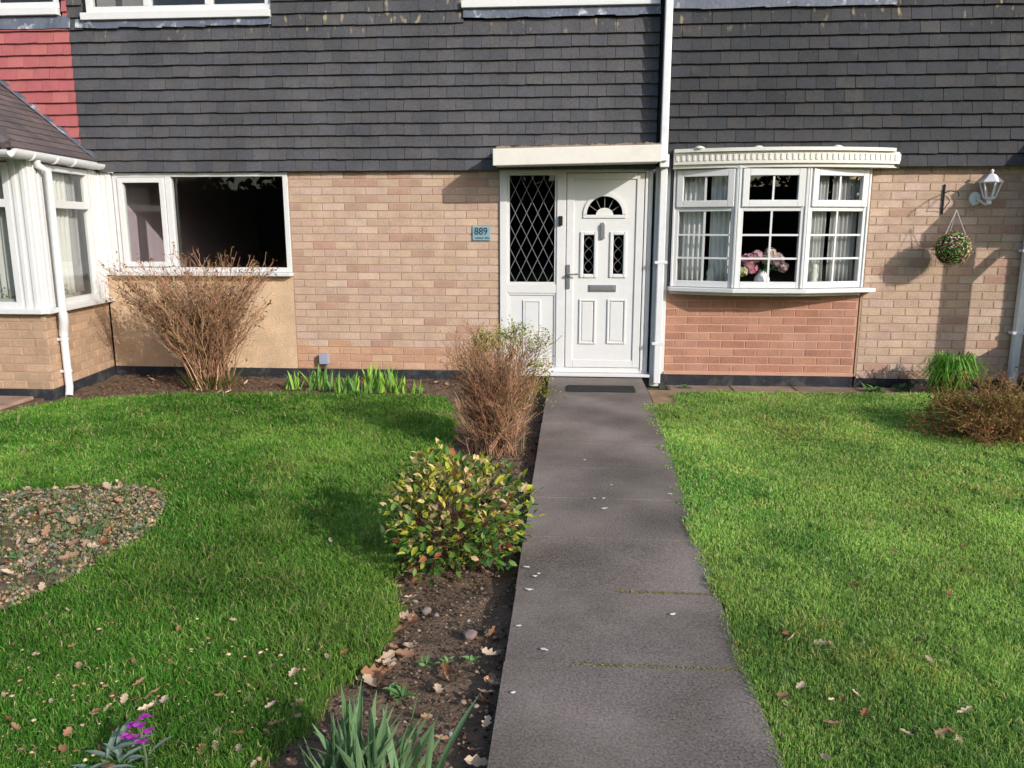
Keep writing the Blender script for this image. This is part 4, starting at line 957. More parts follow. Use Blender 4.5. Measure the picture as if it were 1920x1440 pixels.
# big bare shrub under the picture window
sh = thing('bare_shrub', 'large bare brown shrub fanning out in front of the cream render panel', 'shrub', (-3.50, -.64, -.06))
def tipsL(i):
    a = R.random()*6.28; r = R.random()**.42; z = .48+.84*R.random()**.55; w = min(1.0, .35+.75*(z-.25))
    x = r*math.cos(a)*.93*w-.15*z; yv = r*math.sin(a)*.40*w; z -= .10*r*r
    return Vector((x, yv, z))
mb = MB(); ends = twiggy(mb, (0, 0, 0), 210, tipsL, BROWN, .0056, 12, .30, 6, 0, .07, .014, .0017, .2); mb.build('stems', M['bark'], sh)
fm = MB(); bits(fm, ends, [lin(120, 88, 56), lin(150, 112, 72), lin(96, 72, 48), lin(110, 104, 52), lin(170, 140, 104)], (.016, .044), .75); fm.build('dead_leaves', M['dry'], sh)
fm = MB()
for i in range(130):
    a = R.random()*6.28; r = R.uniform(.05, .24); d = Vector((math.cos(a)*.5, math.sin(a)*.5, 1)); vs, fs_ = leaf_mesh(R.uniform(.12, .28), .012, .3, .25, 3); T = orient(Vector((math.cos(a)*r, math.sin(a)*r, 0)), d, R.uniform(-.5, .5))
    k = R.uniform(.7, 1.2); fm.add([tuple(T @ Vector(v)) for v in vs], fs_, R.choice([(.16*k, .20*k, .05*k), (.28*k, .24*k, .10*k), (.10*k, .17*k, .04*k)]))
fm.build('base_leaves', M['grass'], sh)
# shrub by the path, brown with yellow green tips
sh = thing('twiggy_shrub', 'brown twiggy shrub with yellow green tips beside the path', 'shrub', (-.50, -2.72, -.06))
def tipsP(i):
    a = R.random()*6.28; r = R.random()**.5; z = .25+.62*R.random()**.6; w = min(1.0, .45+.9*(z-.15)); return Vector((r*math.cos(a)*.42*w, r*math.sin(a)*.38*w, z-.08*r*r))
mb = MB(); ends = twiggy(mb, (0.0, -.02, 0), 150, tipsP, BROWN, .0036, 18, .26, 6, .05, .075, .020, .0014, .10); mb.build('stems', M['bark'], sh)
fm = MB(); cl_ = [Vector((.02, -.05, .84)), Vector((.17, .0, .86)), Vector((.29, -.02, .80)), Vector((-.07, .02, .80)), Vector((.10, .12, .82)), Vector((.31, .02, .62)), Vector((.33, -.1, .46))]; top_ = [e for e in ends if min((e-q_).length for q_ in cl_) < .105]; side = [e for e in ends if e.x > .16 or (e.z < .45 and e.x > 0)]
YG = [lin(172, 172, 62), lin(150, 158, 52), lin(188, 184, 86), lin(128, 138, 48), lin(110, 124, 46)]
for rep in range(7): bits(fm, [e+Vector((R.gauss(0, .018), R.gauss(0, .018), R.gauss(0, .015))) for e in top_], YG, (.012, .026), .8, .4)
for rep in range(2): bits(fm, [e+Vector((R.gauss(0, .015), R.gauss(0, .015), R.gauss(0, .012))) for e in side], YG[1:]+[lin(120, 100, 50)], (.010, .02), .35, .3)
for q_ in cl_:
    bits(fm, [q_+Vector((R.gauss(0, .045), R.gauss(0, .045), R.gauss(0, .032))) for _ in range(95)], YG, (.014, .028), 1.0, .5)
fm.build('young_leaves', M['leaf'], sh)
fm = MB(); bits(fm, ends, [lin(134, 96, 66), lin(160, 120, 84), lin(110, 76, 52)], (.008, .018), .6); fm.build('dead_leaves', M['dry'], sh)
# leafy shrub, yellow, green and red
sh = thing('leafy_shrub', 'small leafy shrub with yellow, green and red leaves at the bed edge', 'shrub', (-.53, -4.56, -.06))
mb = MB()
def tipsY(i):
    a = R.random()*6.28; r = R.random()**.5; return Vector((r*math.cos(a)*.26, r*math.sin(a)*.28, .46-.2*r*r+R.uniform(-.14, .04)))
ends = twiggy(mb, (0, 0, 0), 60, tipsY, [lin(120, 92, 66), lin(104, 84, 56)], .0035, 5, .14, 4, 0, .06, r1=.0012); mb.build('stems', M['bark'], sh)
YEL = [lin(206, 194, 92), lin(186, 184, 60), lin(214, 196, 128), lin(220, 190, 140), lin(168, 178, 54)]; GRN = [lin(84, 122, 46), lin(64, 100, 44), lin(104, 138, 56), lin(52, 84, 42), lin(120, 144, 74)]; REDL = [lin(128, 62, 50), lin(160, 100, 70), lin(108, 52, 46)]
lv = []
for i in range(2300):
    a = R.random()*6.28; ct = R.uniform(-.75, 1); st_ = math.sqrt(max(0, 1-ct*ct)); rr = R.uniform(.62, 1.06)
    rr *= 1+.14*math.sin(a*3+1.3)*st_+.1*math.sin(a*5+ct*4)
    d = Vector((st_*math.cos(a), st_*math.sin(a), ct)); p = Vector((d.x*.315*rr, d.y*.32*rr, .235+d.z*.275*rr))
    if p.z < .02: continue
    f = d.z+R.gauss(0, .35)
    u_ = R.random()
    c = R.choice(YEL) if (f > .35 and u_ < .60) or u_ < .16 else (R.choice(REDL) if u_ > .945 else R.choice(GRN))
    dd = (d*.55+Vector((R.gauss(0, .5), R.gauss(0, .5), .40+R.gauss(0, .4)))).normalized()
    lv.append((p, dd, c, R.uniform(.030, .054), R.uniform(-.9, .9)))
shp = Vector(sh.location); lv.sort(key=lambda l: (CAM-(shp+l[0])).length)
variants = {}
rest = MB()
for i, (p, dd, c, L, rl_) in enumerate(lv):
    T = orient(p, dd, rl_)
    if i < 300:
        key = (c, round(L*100)//1); me = variants.get(key)
        if me is None:
            vs, fs_ = leaf_mesh(1, .54, .3, .25, 2); q = MB(); k = R.uniform(.85, 1.1); q.add(vs, fs_, tuple(x*k for x in c)); me = q.mesh('leaf', M['leaf']); variants[key] = me
        put(link('leaf', me, sh), T @ Matrix.Diagonal((L, L, L, 1)))
    else:
        vs, fs_ = leaf_mesh(L, L*.54, .3, .25, 2); k = R.uniform(.8, 1.15); rest.add([tuple(T @ Vector(v)) for v in vs], fs_, tuple(x*k for x in c))
o = rest.build('leaves', M['leaf'], sh); o['kind'] = 'stuff'
# brown shrub at the right hand edge
sh = thing('low_shrub', 'low spreading brown shrub at the far edge of the right lawn', 'shrub', (3.12, -2.15, -.06))
def tipsR(i):
    a = R.random()*6.28; r = R.random()**.5; x = r*math.cos(a)*.62; yv = r*math.sin(a)*.55
    return Vector((x, yv, max(.05, .50-.34*r*r+R.uniform(-.18, .06))))
mb = MB(); ends = twiggy(mb, (0, 0, 0), 190, tipsR, [lin(138, 100, 66), lin(122, 88, 58), lin(152, 116, 78), lin(112, 92, 54)], .004, 9, .2, 5, .2, .16, r1=.0016); mb.build('stems', M['bark'], sh)
fm = MB()
for rep in range(3): bits(fm, [e+Vector((R.gauss(0, .025), R.gauss(0, .025), R.gauss(0, .02))) for e in ends], [lin(146, 104, 66), lin(122, 88, 56), lin(160, 124, 84), lin(112, 104, 50), lin(96, 78, 46), lin(132, 118, 60)], (.014, .032), .6)
fm.build('dead_leaves', M['dry'], sh)
# arching green plant by the right hand wall
gp = thing('arching_plant', 'bright green arching plant against the brick wall below the flower ball', 'plant', (3.56, -.46, -.055))
rest = MB()
for i in range(420):
    a = R.random()*6.28; L = R.uniform(.30, .52); rr = R.uniform(.16, .32); h = R.uniform(.22, .42); b = Vector((R.gauss(0, .05), R.gauss(0, .04), 0)); w = R.uniform(.006, .011); k = R.uniform(.6, 1.25)
    col = R.choice([(.13, .34, .04), (.17, .40, .05), (.09, .25, .035), (.25, .44, .08)]); dx, dy = math.cos(a), math.sin(a)*.75; prev = None; vs = []; fs_ = []
    for j in range(6):
        t = j/5; p = b+Vector((dx*rr*t**1.0, dy*rr*t, h*math.sin(min(1, t*1.15)*math.pi*.62)*(1 if t < .8 else .9)-.10*max(0, t-.55)**1.2*2)); s = Vector((-dy, dx, 0)).normalized()*w*(1-.75*t)
        vs += [p-s, p+s]
    for j in range(5): fs_.append((2*j, 2*j+1, 2*j+3, 2*j+2))
    rest.add(vs, fs_, tuple(x*k for x in col))
rest.build('fronds', M['leaf'], gp)
# strap leaves: bulbs along the brick wall, iris in the foreground
def strap(L, w, bend, n=5):
    vs = []; fs_ = []
    for j in range(n+1):
        t = j/n; x = L*t; z = -bend*L*t**2.2; ww = w*(1-.15*t)*(1 if t < .7 else max(.05, (1-t)/.3)); vs += [(x, -ww/2, z), (x, 0, z-ww*.12), (x, ww/2, z)]
    for j in range(n):
        a = 3*j; fs_ += [(a, a+1, a+4, a+3), (a+1, a+2, a+5, a+4)]
    return vs, fs_
bulb_m = []
for i in range(12):
    q = MB(); vs, fs_ = strap(1, R.uniform(.10, .15), R.uniform(.0, .35)); k = R.uniform(.7, 1.2); c = R.choice([(.30, .54, .07), (.25, .48, .07), (.38, .58, .10), (.14, .32, .08)]); q.add(vs, fs_, tuple(x*k for x in c)); bulb_m.append(q.mesh('leaf', M['leaf']))
for i, (u, w_, n_) in enumerate(((556, .13, 10), (585, .15, 11), (606, .17, 14), (632, .13, 8), (664, .17, 12), (692, .20, 14), (712, .19, 13), (738, .18, 13), (752, .16, 9), (540, .11, 8), (645, .15, 10), (676, .12, 9), (776, .11, 7))):
    yb = -.62-R.random()*.28; p = onZ(u, 722, -.05); p = Vector((onY(u, 715, yb).x, yb, -.06))
    t = thing('bulb_clump', 'clump of bright green strap leaves in the bed under the brick wall', 'plant', tuple(p), 'bulb clumps under the brick wall')
    for k in range(n_):
        a = R.random()*6.28; d = Vector((math.cos(a)*R.uniform(.1, .5), math.sin(a)*R.uniform(.1, .4), 1)); L = R.uniform(.7, 1.25)*w_*1.25
        put(link('leaf', R.choice(bulb_m), t), orient(Vector((R.gauss(0, .03), R.gauss(0, .02), 0)), d, R.random()*6.28) @ Matrix.Diagonal((L, L, L, 1)))
iris = thing('iris_clump', 'grey green sword leaved iris clump at the bottom of the bed', 'plant', (-.54, -6.14, -.06))
iris_m = []
for i in range(14):
    q = MB(); vs, fs_ = strap(1, R.uniform(.062, .088), R.uniform(.0, .25), 7); k = R.uniform(.75, 1.15); c = R.choice([(.15, .26, .12), (.19, .31, .15), (.13, .24, .09), (.22, .33, .16), (.19, .29, .12), (.24, .30, .09)]) if i != 3 else (.36, .33, .08); q.add(vs, fs_, tuple(x*k for x in c)); iris_m.append(q.mesh('leaf', M['leaf']))
for k in range(95):
    a = R.random()*6.28; sp = R.uniform(.05, .65); d = Vector((math.cos(a)*sp*1.2, math.sin(a)*sp*.6, 1)); L = R.uniform(.17, .31)
    put(link('leaf', R.choice(iris_m), iris), orient(Vector((R.gauss(0, .075), R.gauss(0, .05), 0)), d, R.random()*6.28) @ Matrix.Diagonal((L, L, L, 1)))
# pink flower plant at the lower left
fp = thing('flowering_plant', 'small plant with magenta flowers and grey green leaves in the left lawn', 'plant', (-1.235, -6.10, -.06))
q = MB(); q.tube([(.05, 0, 0), (.055, 0, .08), (.045, .0, .165)], .004, 6, (.14, .2, .1)); q.build('stem', M['leaf'], fp)
for dx, dy, dz in ((.045, 0, .175), (.02, .01, .165), (.07, .0, .160), (.035, -.02, .15), (.06, -.02, .14), (.01, -.01, .145), (.05, .02, .19)):
    q = MB(); n_ = 4
    for k in range(4):
        a = k*math.pi/2+R.random(); c = Vector((dx, dy, dz)); o1 = Vector((math.cos(a), math.sin(a)*.8, R.uniform(-.2, .5)))*.017; o2 = Vector((-math.sin(a), math.cos(a), 0))*.010
        q.add([c, c+o1*.6-o2, c+o1*1.2, c+o1*.6+o2], [(0, 1, 2, 3)], R.choice([(.56, .05, .52), (.62, .09, .60), (.45, .03, .42)]))
    q.build('flower', M['petal'], fp)
q = MB()
for k in range(26):
    a = R.random()*6.28; vs, fs_ = leaf_mesh(R.uniform(.06, .11), .018, .3, .3, 2); T = orient(Vector((-.02+R.gauss(0, .04), R.gauss(0, .03), R.uniform(.02, .09))), Vector((math.cos(a), math.sin(a)*.8, .7)), R.uniform(-.4, .4)); g = R.uniform(.7, 1.2)
    q.add([tuple(T @ Vector(v)) for v in vs], fs_, (.20*g, .27*g, .22*g))
q.build('foliage', M['leaf'], fp)
# little weeds
def weed(label, p, s, col, n=14, group=None):
    t = thing('weed', label, 'plant', p, group); q = MB()
    for k in range(n):
        a = R.random()*6.28; vs, fs_ = leaf_mesh(s*R.uniform(.5, 1), s*.3, .3, .3, 2); T = orient(Vector((R.gauss(0, s*.2), R.gauss(0, s*.2), 0)), Vector((math.cos(a), math.sin(a), R.uniform(.2, 1.2))), R.uniform(-.4, .4)); g = R.uniform(.6, 1.3); q.add([tuple(T @ Vector(v)) for v in vs], fs_, tuple(x*g for x in col))
    q.build('foliage', M['leaf'], t); return t
weed('small weed growing in the paving under the bow window', (2.88, -.40, -.05), .13, (.10, .24, .05), 26)
weed('low weed beside the downpipe foot under the bow window', (1.10, -.35, -.05), .08, (.10, .2, .05), 16)
weed('dark weed in the paving beside the arching plant', (3.18, -.33, -.05), .13, (.05, .13, .05), 26)
weed('pale green seedling in the bed under the brick wall', (-1.42, -.72, -.05), .09, (.26, .40, .18), 14)
for u, v, s in ((225, 925, .08), (175, 1005, .09), (120, 1010, .07), (60, 960, .08), (250, 1000, .07), (35, 1050, .07), (150, 955, .07), (20, 940, .08), (90, 1080, .07)):
    p = onZ(u, v, -.03); weed('straggly green weed growing among leaves on the island bed', tuple(p), s, R.choice([(.16, .24, .14), (.13, .25, .09), (.2, .26, .12)]), 22, 'weeds on the island bed')
for u, v, s in ((800, 1250, .05), (835, 1243, .04), (892, 1240, .05), (760, 1310, .07), (735, 1300, .07)):
    p = onZ(u, v, -.045); weed('small green seedling on the bare soil beside the path', tuple(p), s, (.16, .30, .10), 8, 'seedlings on the soil')

# ------------------------------------------------------------------ loose things on the ground
def fallen_mesh(i):
    """lobed, curled dry leaf, unit length along x"""
    n = 15; q = MB(); cur = R.uniform(.15, .6); tw = R.uniform(-.6, .6); L = []; c = R.choice([lin(200, 160, 130), lin(178, 134, 104), lin(212, 178, 148), lin(150, 108, 80), lin(190, 146, 118), lin(222, 196, 168)]); k = R.uniform(.6, .95); c = tuple(x*k for x in c)
    lob = R.uniform(.35, .6); wd = R.uniform(.22, .34)
    vs = []
    for j in range(n):
        t = j/(n-1); w = wd*math.sin(math.pi*t)**.7*(1-lob*(.5+.5*math.cos(t*6*math.pi)))+.012
        z = cur*.5*(t-.5)**2*2; e = cur*w*1.2
        vs += [(t-.5, -w, z+e+tw*w*t), (t-.5, 0, z), (t-.5, w, z+e*.6-tw*w*t)]
    fs_ = []
    for j in range(n-1):
        a = 3*j; fs_ += [(a, a+3, a+4, a+1), (a+1, a+4, a+5, a+2)]
    q.add(vs, fs_, c); lum = c[1]; return q.mesh('fallen_leaf', M['dry']), ('pale tan' if lum > .36 else 'mid brown' if lum > .21 else 'dark brown')+(' curled' if cur > .38 else ' flat')
FL = [fallen_mesh(i) for i in range(16)]
def drop(p, s, label, group):
    me_, lk = R.choice(FL); o = link('fallen_leaf', me_); label = lk+label[len('dry brown'):]; o.location = p; o.scale = (s, s, s); o.rotation_euler = (R.gauss(0, .3), R.gauss(0, .3), R.random()*6.28); tag(o, label, 'leaf', group)
LAB_L = ('dry brown leaf lying in the left lawn', 'fallen leaves on the left lawn'); LAB_R = ('dry brown leaf lying in the right lawn', 'fallen leaves on the right lawn'); LAB_B = ('dry brown leaf on the soil bed along the path', 'fallen leaves on the path bed'); LAB_I = ('dry brown leaf lying on the island bed', 'fallen leaves on the island bed')
spots_L = [(565, 1165), (640, 1215), (618, 1222), (440, 1130), (375, 1085), (123, 1140), (345, 1278), (250, 1240), (315, 1238), (180, 1280), (205, 1292), (235, 1305), (260, 1312), (278, 1322), (180, 1325), (95, 1305), (10, 1300), (12, 1335), (25, 1360), (60, 1400), (45, 1395), (250, 1345), (258, 1355), (405, 1365), (405, 1300), (470, 1300), (465, 1285), (545, 1262), (512, 1250), (520, 1355), (498, 1365), (445, 1400), (380, 1395), (240, 1395), (140, 1400), (340, 1360), (300, 1380), (480, 1428), (430, 1440), (80, 1432), (175, 1335), (600, 1210), (408, 1245), (310, 1305), (120, 1375), (210, 1360), (560, 1310), (1000-440, 1340), (440, 1160), (590, 965), (495, 1045), (550, 880), (70, 1225), (330, 1180), (25, 1200), (615, 1010)]
spots_L += [(R.uniform(0, 560), R.uniform(1200, 1440)) for _ in range(16)]+[(R.uniform(180, 300), 1275+R.uniform(0, 55)) for _ in range(9)]
for u, v in spots_L:
    p = onZ(u+R.uniform(-6, 6), v+R.uniform(-4, 4), .0); drop((p.x, p.y, R.uniform(-.024, .0)), R.uniform(.024, .052), *LAB_L)
spots_R = [(1470, 1205), (1480, 1212), (1560, 1222), (1540, 1218), (1600, 1110), (1435, 1118), (1720, 1215), (1745, 1250), (1775, 1125), (1880, 1050), (1800, 1040), (1500, 1305), (1470, 1320), (1480, 1330), (1560, 1330), (1580, 1325), (1600, 1318), (1620, 1350), (1560, 1375), (1765, 1388), (1780, 1392), (1800, 1405), (1545, 1430), (1700, 1395), (1640, 1240), (1675, 1042), (1810, 1345), (1335, 905)]
for u, v in spots_R:
    p = onZ(u+R.uniform(-5, 5), v+R.uniform(-4, 4), -.02); drop((p.x, p.y, R.uniform(-.002, .016)), R.uniform(.028, .056), *LAB_R)
for i in range(60):
    if i < 28: u, v = R.uniform(690, 760), R.uniform(1205, 1285); u -= (v-1205)*.35; u += 10
    elif i < 40: u, v = R.uniform(740, 790), R.uniform(1090, 1190)
    elif i < 50: u, v = R.uniform(890, 950), R.uniform(1100, 1440); u = 962-(v-1100)*.15-R.uniform(4, 30)
    else: u, v = R.uniform(760, 910), R.uniform(1240, 1440)
    p = onZ(u, v, -.045); drop((p.x, p.y, R.uniform(-.052, -.03)), R.uniform(.045, .085), *LAB_B)
for i in range(92):
    while True:
        x, y = R.uniform(-3.35, -2.1), R.uniform(-5.3, -3.7)
        if inpoly(np.array([x]), np.array([y]), ISLAND)[0]: break
    drop((x, y, R.uniform(-.012, .012)), R.uniform(.04, .085), *LAB_I)
LAB_W = ('dry brown leaf in the bed at the house wall', 'fallen leaves in the wall bed')
for i in range(36):
    x = R.uniform(-4.5, -2.9) if i < 20 else R.uniform(-1.7, -.5); drop((x, R.uniform(-1.0, -.15), R.uniform(-.055, -.03)), R.uniform(.05, .09), *LAB_W)
# stones in the bed
for u, v, s, c in ((799, 1146, .028, (.30, .27, .25)), (882, 1190, .024, (.34, .26, .25)), (915, 1186, .02, (.50, .42, .34)), (868, 1317, .016, (.45, .38, .3)), (818, 1153, .016, (.33, .32, .32)), (932, 1226, .024, (.32, .27, .22)), (893, 1324, .012, (.45, .43, .4)), (845, 1378, .014, (.36, .37, .40)), (778, 1128, .018, (.34, .33, .33)), (878, 1164, .012, (.5, .46, .4))):
    p = onZ(u, v, -.04); q = MB(); prof = [(.3, -.5), (.8, -.3), (1, .05), (.75, .42), (.3, .58)]; q.lathe([(a*s*R.uniform(.8, 1.1), b*s) for a, b in prof], 7, tint=tuple(x*.62*k_ for x, k_ in zip(c, (1.06, 1, .92)))); q.v = [(a+jit(s*.16), b+jit(s*.16), c_+jit(s*.12)) for a, b, c_ in q.v]; o = q.build('stone', M['stone'], None, True); o.location = p; o.rotation_euler = (R.gauss(0, .3), R.gauss(0, .3), R.random()*6); o.scale = (1, R.uniform(.7, 1.1), R.uniform(.7, 1))
    tag(o, 'rounded stone lying on the dark soil beside the path', 'stone', 'stones on the soil')
# white flecks on the path
for u, v, s in ((993, 1105, .020), (987, 1063, .018), (1003, 1080, .014), (1133, 953, .026), (1114, 934, .014), (1132, 934, .013), (1146, 909, .01), (1256, 926, .018), (963, 1298, .012), (1262, 1151, .016), (972, 1173, .014), (1021, 1218, .016), (1096, 862, .012), (1010, 1075, .012)):
    p = onZ(u, v, .004); q = MB(); n_ = 9; q.add([(s*math.cos(6.283*k/n_)*R.uniform(.6, 1.1), s*.55*math.sin(6.283*k/n_)*R.uniform(.6, 1.1), R.uniform(0, .002)) for k in range(n_)]+[(0, 0, .003)], [(k, (k+1) % n_, n_) for k in range(n_)], (.62, .62, .62))
    o = q.build('white_fleck', M['stone']); o.location = p; o.rotation_euler = (0, 0, R.uniform(-.6, .6)); tag(o, 'small white fleck on the concrete path', 'fleck', 'white flecks on the path')
# soil crumbs and litter
def crumbs(name, poly, z, n, label, cols, smin, smax, flat=1.0):
    P = np.array(poly); out = MB(); V = []; Fc = []; Tn = []
    pts = NP.random((n*4, 2))*(P.max(0)-P.min(0))+P.min(0); k = inpoly(pts[:, 0], pts[:, 1], poly); pts = pts[k][:n]; n = len(pts)
    base = np.array([(0, 0, 1), (1, 0, 0), (0, 1, 0), (-1, 0, 0), (0, -1, 0), (0, 0, -1)], float); tri = np.array([(0, 1, 2), (0, 2, 3), (0, 3, 4), (0, 4, 1), (5, 2, 1), (5, 3, 2), (5, 4, 3), (5, 1, 4)])
    s = smin+(smax-smin)*NP.random(n)**3; a = NP.random(n)*6.28; jt = NP.uniform(.6, 1.3, (n, 6, 1))
    b = base[None]*jt; x = b[:, :, 0]*np.cos(a)[:, None]-b[:, :, 1]*np.sin(a)[:, None]; y = b[:, :, 0]*np.sin(a)[:, None]+b[:, :, 1]*np.cos(a)[:, None]
    V = np.stack([pts[:, :1]+x*s[:, None], pts[:, 1:2]+y*s[:, None]*.8, z+b[:, :, 2]*s[:, None]*.7*flat+s[:, None]*.1], 2).reshape(-1, 3)
    Fc = (tri[None]+6*np.arange(n)[:, None, None]).reshape(-1, 3); cc = np.array(cols)[NP.integers(0, len(cols), n)]*NP.uniform(.7, 1.2, (n, 1)); Tn = np.repeat(cc, 6, 0)
    o = big_mesh(name, V, Fc, Tn, M['crumb']); tag(o, label, kind='stuff'); return o
for yj, xa_ in ((-4.9215, .20), (-5.493, .02)):
    crumbs('moss', [(xa_, yj-.010), (.60, yj-.010), (.60, yj+.010), (xa_, yj+.010)], .0, 420, 'thin line of yellow green moss in the '+('upper' if yj > -5 else 'lower')+' path joint', [lin(128, 122, 62), lin(108, 104, 60), lin(140, 130, 84)], .002, .006, .5)
BEDP = [(-.86, -7), (PL-.01, -7), (PL-.01, -1.0), (-.85, -1.0)]
crumbs('soil_crumbs', BEDP, -.055, 9000, 'loose crumbs of earth and grit on the bed along the path', [lin(92, 76, 62), lin(76, 62, 52), lin(112, 96, 80), lin(140, 122, 104), lin(60, 52, 46)], .003, .013)
crumbs('soil_crumbs', [(-4.6, -1.2), (-.25, -1.2), (-.25, -.05), (-4.7, -.05)], -.055, 5000, 'loose crumbs of earth and grit under the house wall', [lin(92, 76, 62), lin(76, 62, 52), lin(112, 88, 70), lin(130, 100, 80)], .004, .016)
crumbs('litter', ISLAND, -.022, 14000, 'dead stalks and grit covering the island bed', [lin(168, 142, 116), lin(140, 116, 94), lin(190, 156, 126), lin(140, 134, 126), lin(104, 112, 76)], .003, .019)

crumbs('leaf_litter', [(-2.2, -6.75), (-.95, -6.75), (-.8, -5.5), (-1.5, -5.2), (-2.2, -5.5)], -.012, 420, 'small scraps of dead leaf scattered through the lower left lawn', [lin(196, 158, 126), lin(168, 124, 92), lin(206, 180, 146)], .004, .014, .5)
# ------------------------------------------------------------------ grass
def grass(poly, holes, z, label, dens, hmin, hmax, pal, patch, rag=.01):
    P = np.array(poly); lo, hi = P.min(0), P.max(0); lo[0] = max(lo[0], -5.8); hi[0] = min(hi[0], 5.3); lo[1] = max(lo[1], -6.75)
    area = (hi-lo).prod(); n = int(area*dens*1.0)
    p = NP.random((n, 2))*(hi-lo)+lo
    d = np.hypot(p[:, 0]-CAM.x, p[:, 1]-CAM.y)
    keep = NP.random(n) < np.clip((2.4/d)**1.15, .13, 1)
    # only what the lens and a step to the side can see
    keep &= np.abs(p[:, 0]+(p[:, 1]+8)*.075) < (p[:, 1]+8)*.72+.9
    keep &= inpoly(p[:, 0]+rag*2*(vnoise(p[:, 0], p[:, 1], 9)-.5)+NP.normal(0, rag*.35, n), p[:, 1]+rag*(vnoise(p[:, 1], p[:, 0], 7)-.5), poly)
    for h in holes: keep &= ~inpoly(p[:, 0]+NP.normal(0, .015, n), p[:, 1]+NP.normal(0, .015, n), h)
    p = p[keep]; d = d[keep]; n = len(p)
    pt = vnoise(p[:, 0]+3, p[:, 1], .9)*.34+vnoise(p[:, 0], p[:, 1], 2.1)*.32+vnoise(p[:, 0]+9, p[:, 1], 5.3)*.22+vnoise(p[:, 0], p[:, 1]+5, 13)*.12
    pt2 = vnoise(p[:, 0]+4, p[:, 1]+8, 3.7)*.6+vnoise(p[:, 0]+4, p[:, 1]+8, 9)*.4
    h = (hmin+(hmax-hmin)*NP.random(n)**1.3)*(.6+.8*pt2)*np.where(vnoise(p[:, 0]+50, p[:, 1]+7, 6.5) > .78, 1.6, 1.0); w = (.0010+.0008*NP.random(n))*np.clip(d/2.4, 1, 2.8)
    a = NP.random(n)*2*np.pi; ln = NP.uniform(.3, 1.25, n)*h; fa = NP.random(n)*2*np.pi
    dx, dy = np.cos(a), np.sin(a); sx, sy = np.cos(fa)*w, np.sin(fa)*w
    z0 = z-.012+0*h
    b0 = np.stack([p[:, 0]-sx, p[:, 1]-sy, z0], 1); b1 = np.stack([p[:, 0]+sx, p[:, 1]+sy, z0], 1)
    mx, my = p[:, 0]+dx*ln*.35, p[:, 1]+dy*ln*.35
    m0 = np.stack([mx-sx*.8, my-sy*.8, z+h*.6], 1); m1 = np.stack([mx+sx*.8, my+sy*.8, z+h*.6], 1)
    tp = np.stack([p[:, 0]+dx*ln, p[:, 1]+dy*ln, z+h*(1-.3*(ln/h)**1.5)], 1)
    V = np.stack([b0, b1, m0, m1, tp], 1).reshape(-1, 3)
    Fc = (np.array([(0, 1, 3), (0, 3, 2), (2, 3, 4)])[None]+5*np.arange(n)[:, None, None]).reshape(-1, 3)
    A, B, Cc, Dd = [np.array(c) for c in pal]
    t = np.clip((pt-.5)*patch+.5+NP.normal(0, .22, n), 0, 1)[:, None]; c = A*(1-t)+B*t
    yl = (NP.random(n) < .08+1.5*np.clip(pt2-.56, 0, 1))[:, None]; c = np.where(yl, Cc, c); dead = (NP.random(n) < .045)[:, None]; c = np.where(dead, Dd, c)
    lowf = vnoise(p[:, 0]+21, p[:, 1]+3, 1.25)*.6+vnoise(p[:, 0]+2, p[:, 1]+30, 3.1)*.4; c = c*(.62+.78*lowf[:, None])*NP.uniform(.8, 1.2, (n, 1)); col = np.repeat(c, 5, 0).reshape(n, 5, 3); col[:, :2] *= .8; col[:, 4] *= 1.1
    o = big_mesh('grass', V, Fc, col.reshape(-1, 3), M['grass']); tag(o, label, kind='stuff'); return n
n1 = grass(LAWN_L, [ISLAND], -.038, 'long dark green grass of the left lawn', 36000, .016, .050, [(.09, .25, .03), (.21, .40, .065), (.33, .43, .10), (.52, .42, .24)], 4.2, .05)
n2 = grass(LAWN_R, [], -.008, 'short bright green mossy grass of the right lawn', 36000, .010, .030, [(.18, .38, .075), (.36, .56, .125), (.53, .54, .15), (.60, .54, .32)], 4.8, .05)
# sparse weeds of grass in the island
n3 = grass(ISLAND, [], -.035, 'sparse grass growing in the island bed', 5000, .02, .06, [(.10, .18, .05), (.16, .24, .08), (.28, .28, .12), (.4, .32, .2)], 2.0)
print('blades', n1, n2, n3)

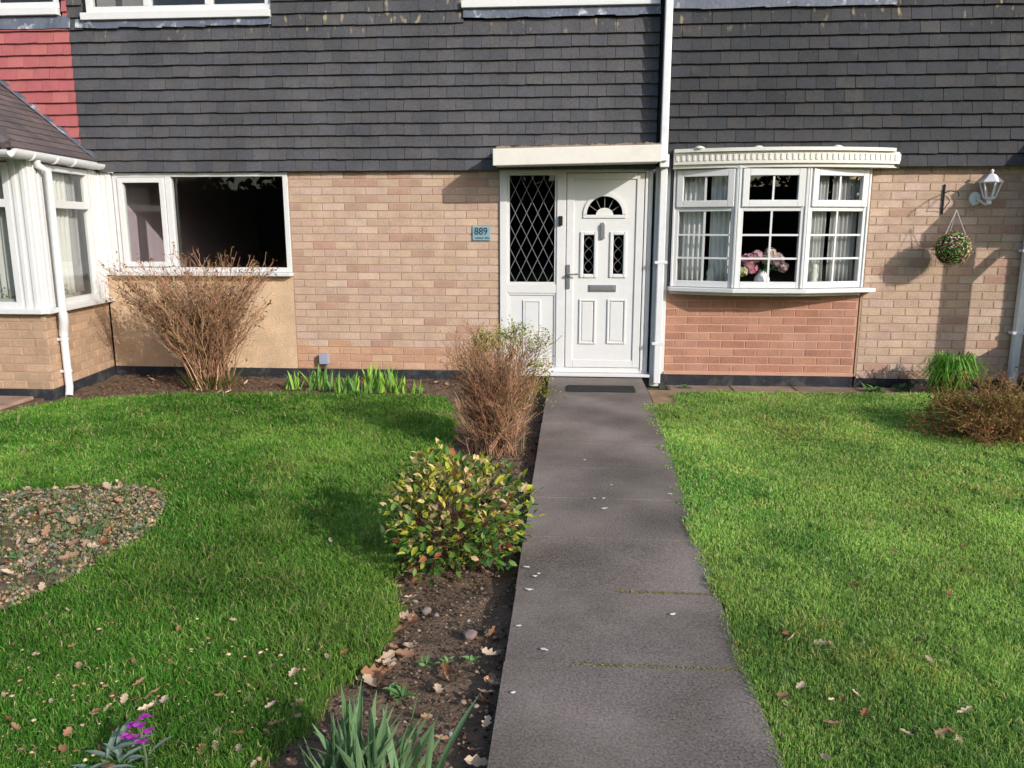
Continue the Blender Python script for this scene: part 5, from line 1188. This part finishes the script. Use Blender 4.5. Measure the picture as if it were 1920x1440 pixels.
# ------------------------------------------------------------------ across the street, behind the camera: hedge and trees mirrored in the glass
def leaf_cloud(mb_name, n, fn, s, cols, parent):
    P = np.array([fn() for _ in range(n)]); D = NP.normal(0, 1, (n, 3)); D /= np.linalg.norm(D, axis=1)[:, None]; E = np.cross(D, NP.normal(0, 1, (n, 3))); E /= np.linalg.norm(E, axis=1)[:, None]; sc = NP.uniform(.6, 1.3, (n, 1))*s
    V = np.stack([P-D*sc, P+E*sc*.6, P+D*sc, P-E*sc*.6], 1).reshape(-1, 3); Fc = (np.array([(0, 1, 2), (0, 2, 3)])[None]+4*np.arange(n)[:, None, None]).reshape(-1, 3)
    c = np.array(cols)[NP.integers(0, len(cols), n)]*NP.uniform(.7, 1.2, (n, 1))
    return big_mesh(mb_name, V, Fc, np.repeat(c, 4, 0), M['leaf'], parent)
DK = [(.025, .05, .018), (.035, .065, .02), (.02, .04, .018)]
hg = thing('hedge', 'tall dark evergreen hedge across the street, mirrored in the windows', 'hedge', (0, -24, 0))
leaf_cloud('foliage', 24000, lambda: (R.uniform(-30, 60), R.gauss(0, .5), R.uniform(-.1, 3.4)+R.gauss(0, .12)), .17, DK, hg)
q = MB(); q.box(-30, 60, -.3, .3, -.1, 3.0, tint=(.02, .03, .015)); q.build('core', M['bark'], hg)
for i, (x, y, hgt) in enumerate(((-19, -27, 9), (-11, -28, 10), (-4, -27, 8.5), (2.5, -28.5, 8), (12, -28, 9), (21, -29, 8.5), (31, -28, 9), (41, -29, 9))):
    t = thing('tree', 'dark evergreen tree standing behind the hedge across the street', 'tree', (x, y, -.1), 'trees across the street')
    q = MB(); q.tube([(0, 0, 0), (.1, 0, 2.5), (0, .1, hgt*.8)], [.22, .17, .05], 8, lin(90, 76, 62)); q.build('trunk', M['bark'], t)
    def fn(hgt=hgt):
        z = R.uniform(1.8, hgt); f = math.sin(math.pi*min(1, (z-1.2)/(hgt-1.2)))**.6; a = R.random()*6.28; r = 3.4*f*R.random()**.5; return (r*math.cos(a), r*math.sin(a), z)
    leaf_cloud('crown', 4500, fn, .24, DK, t)
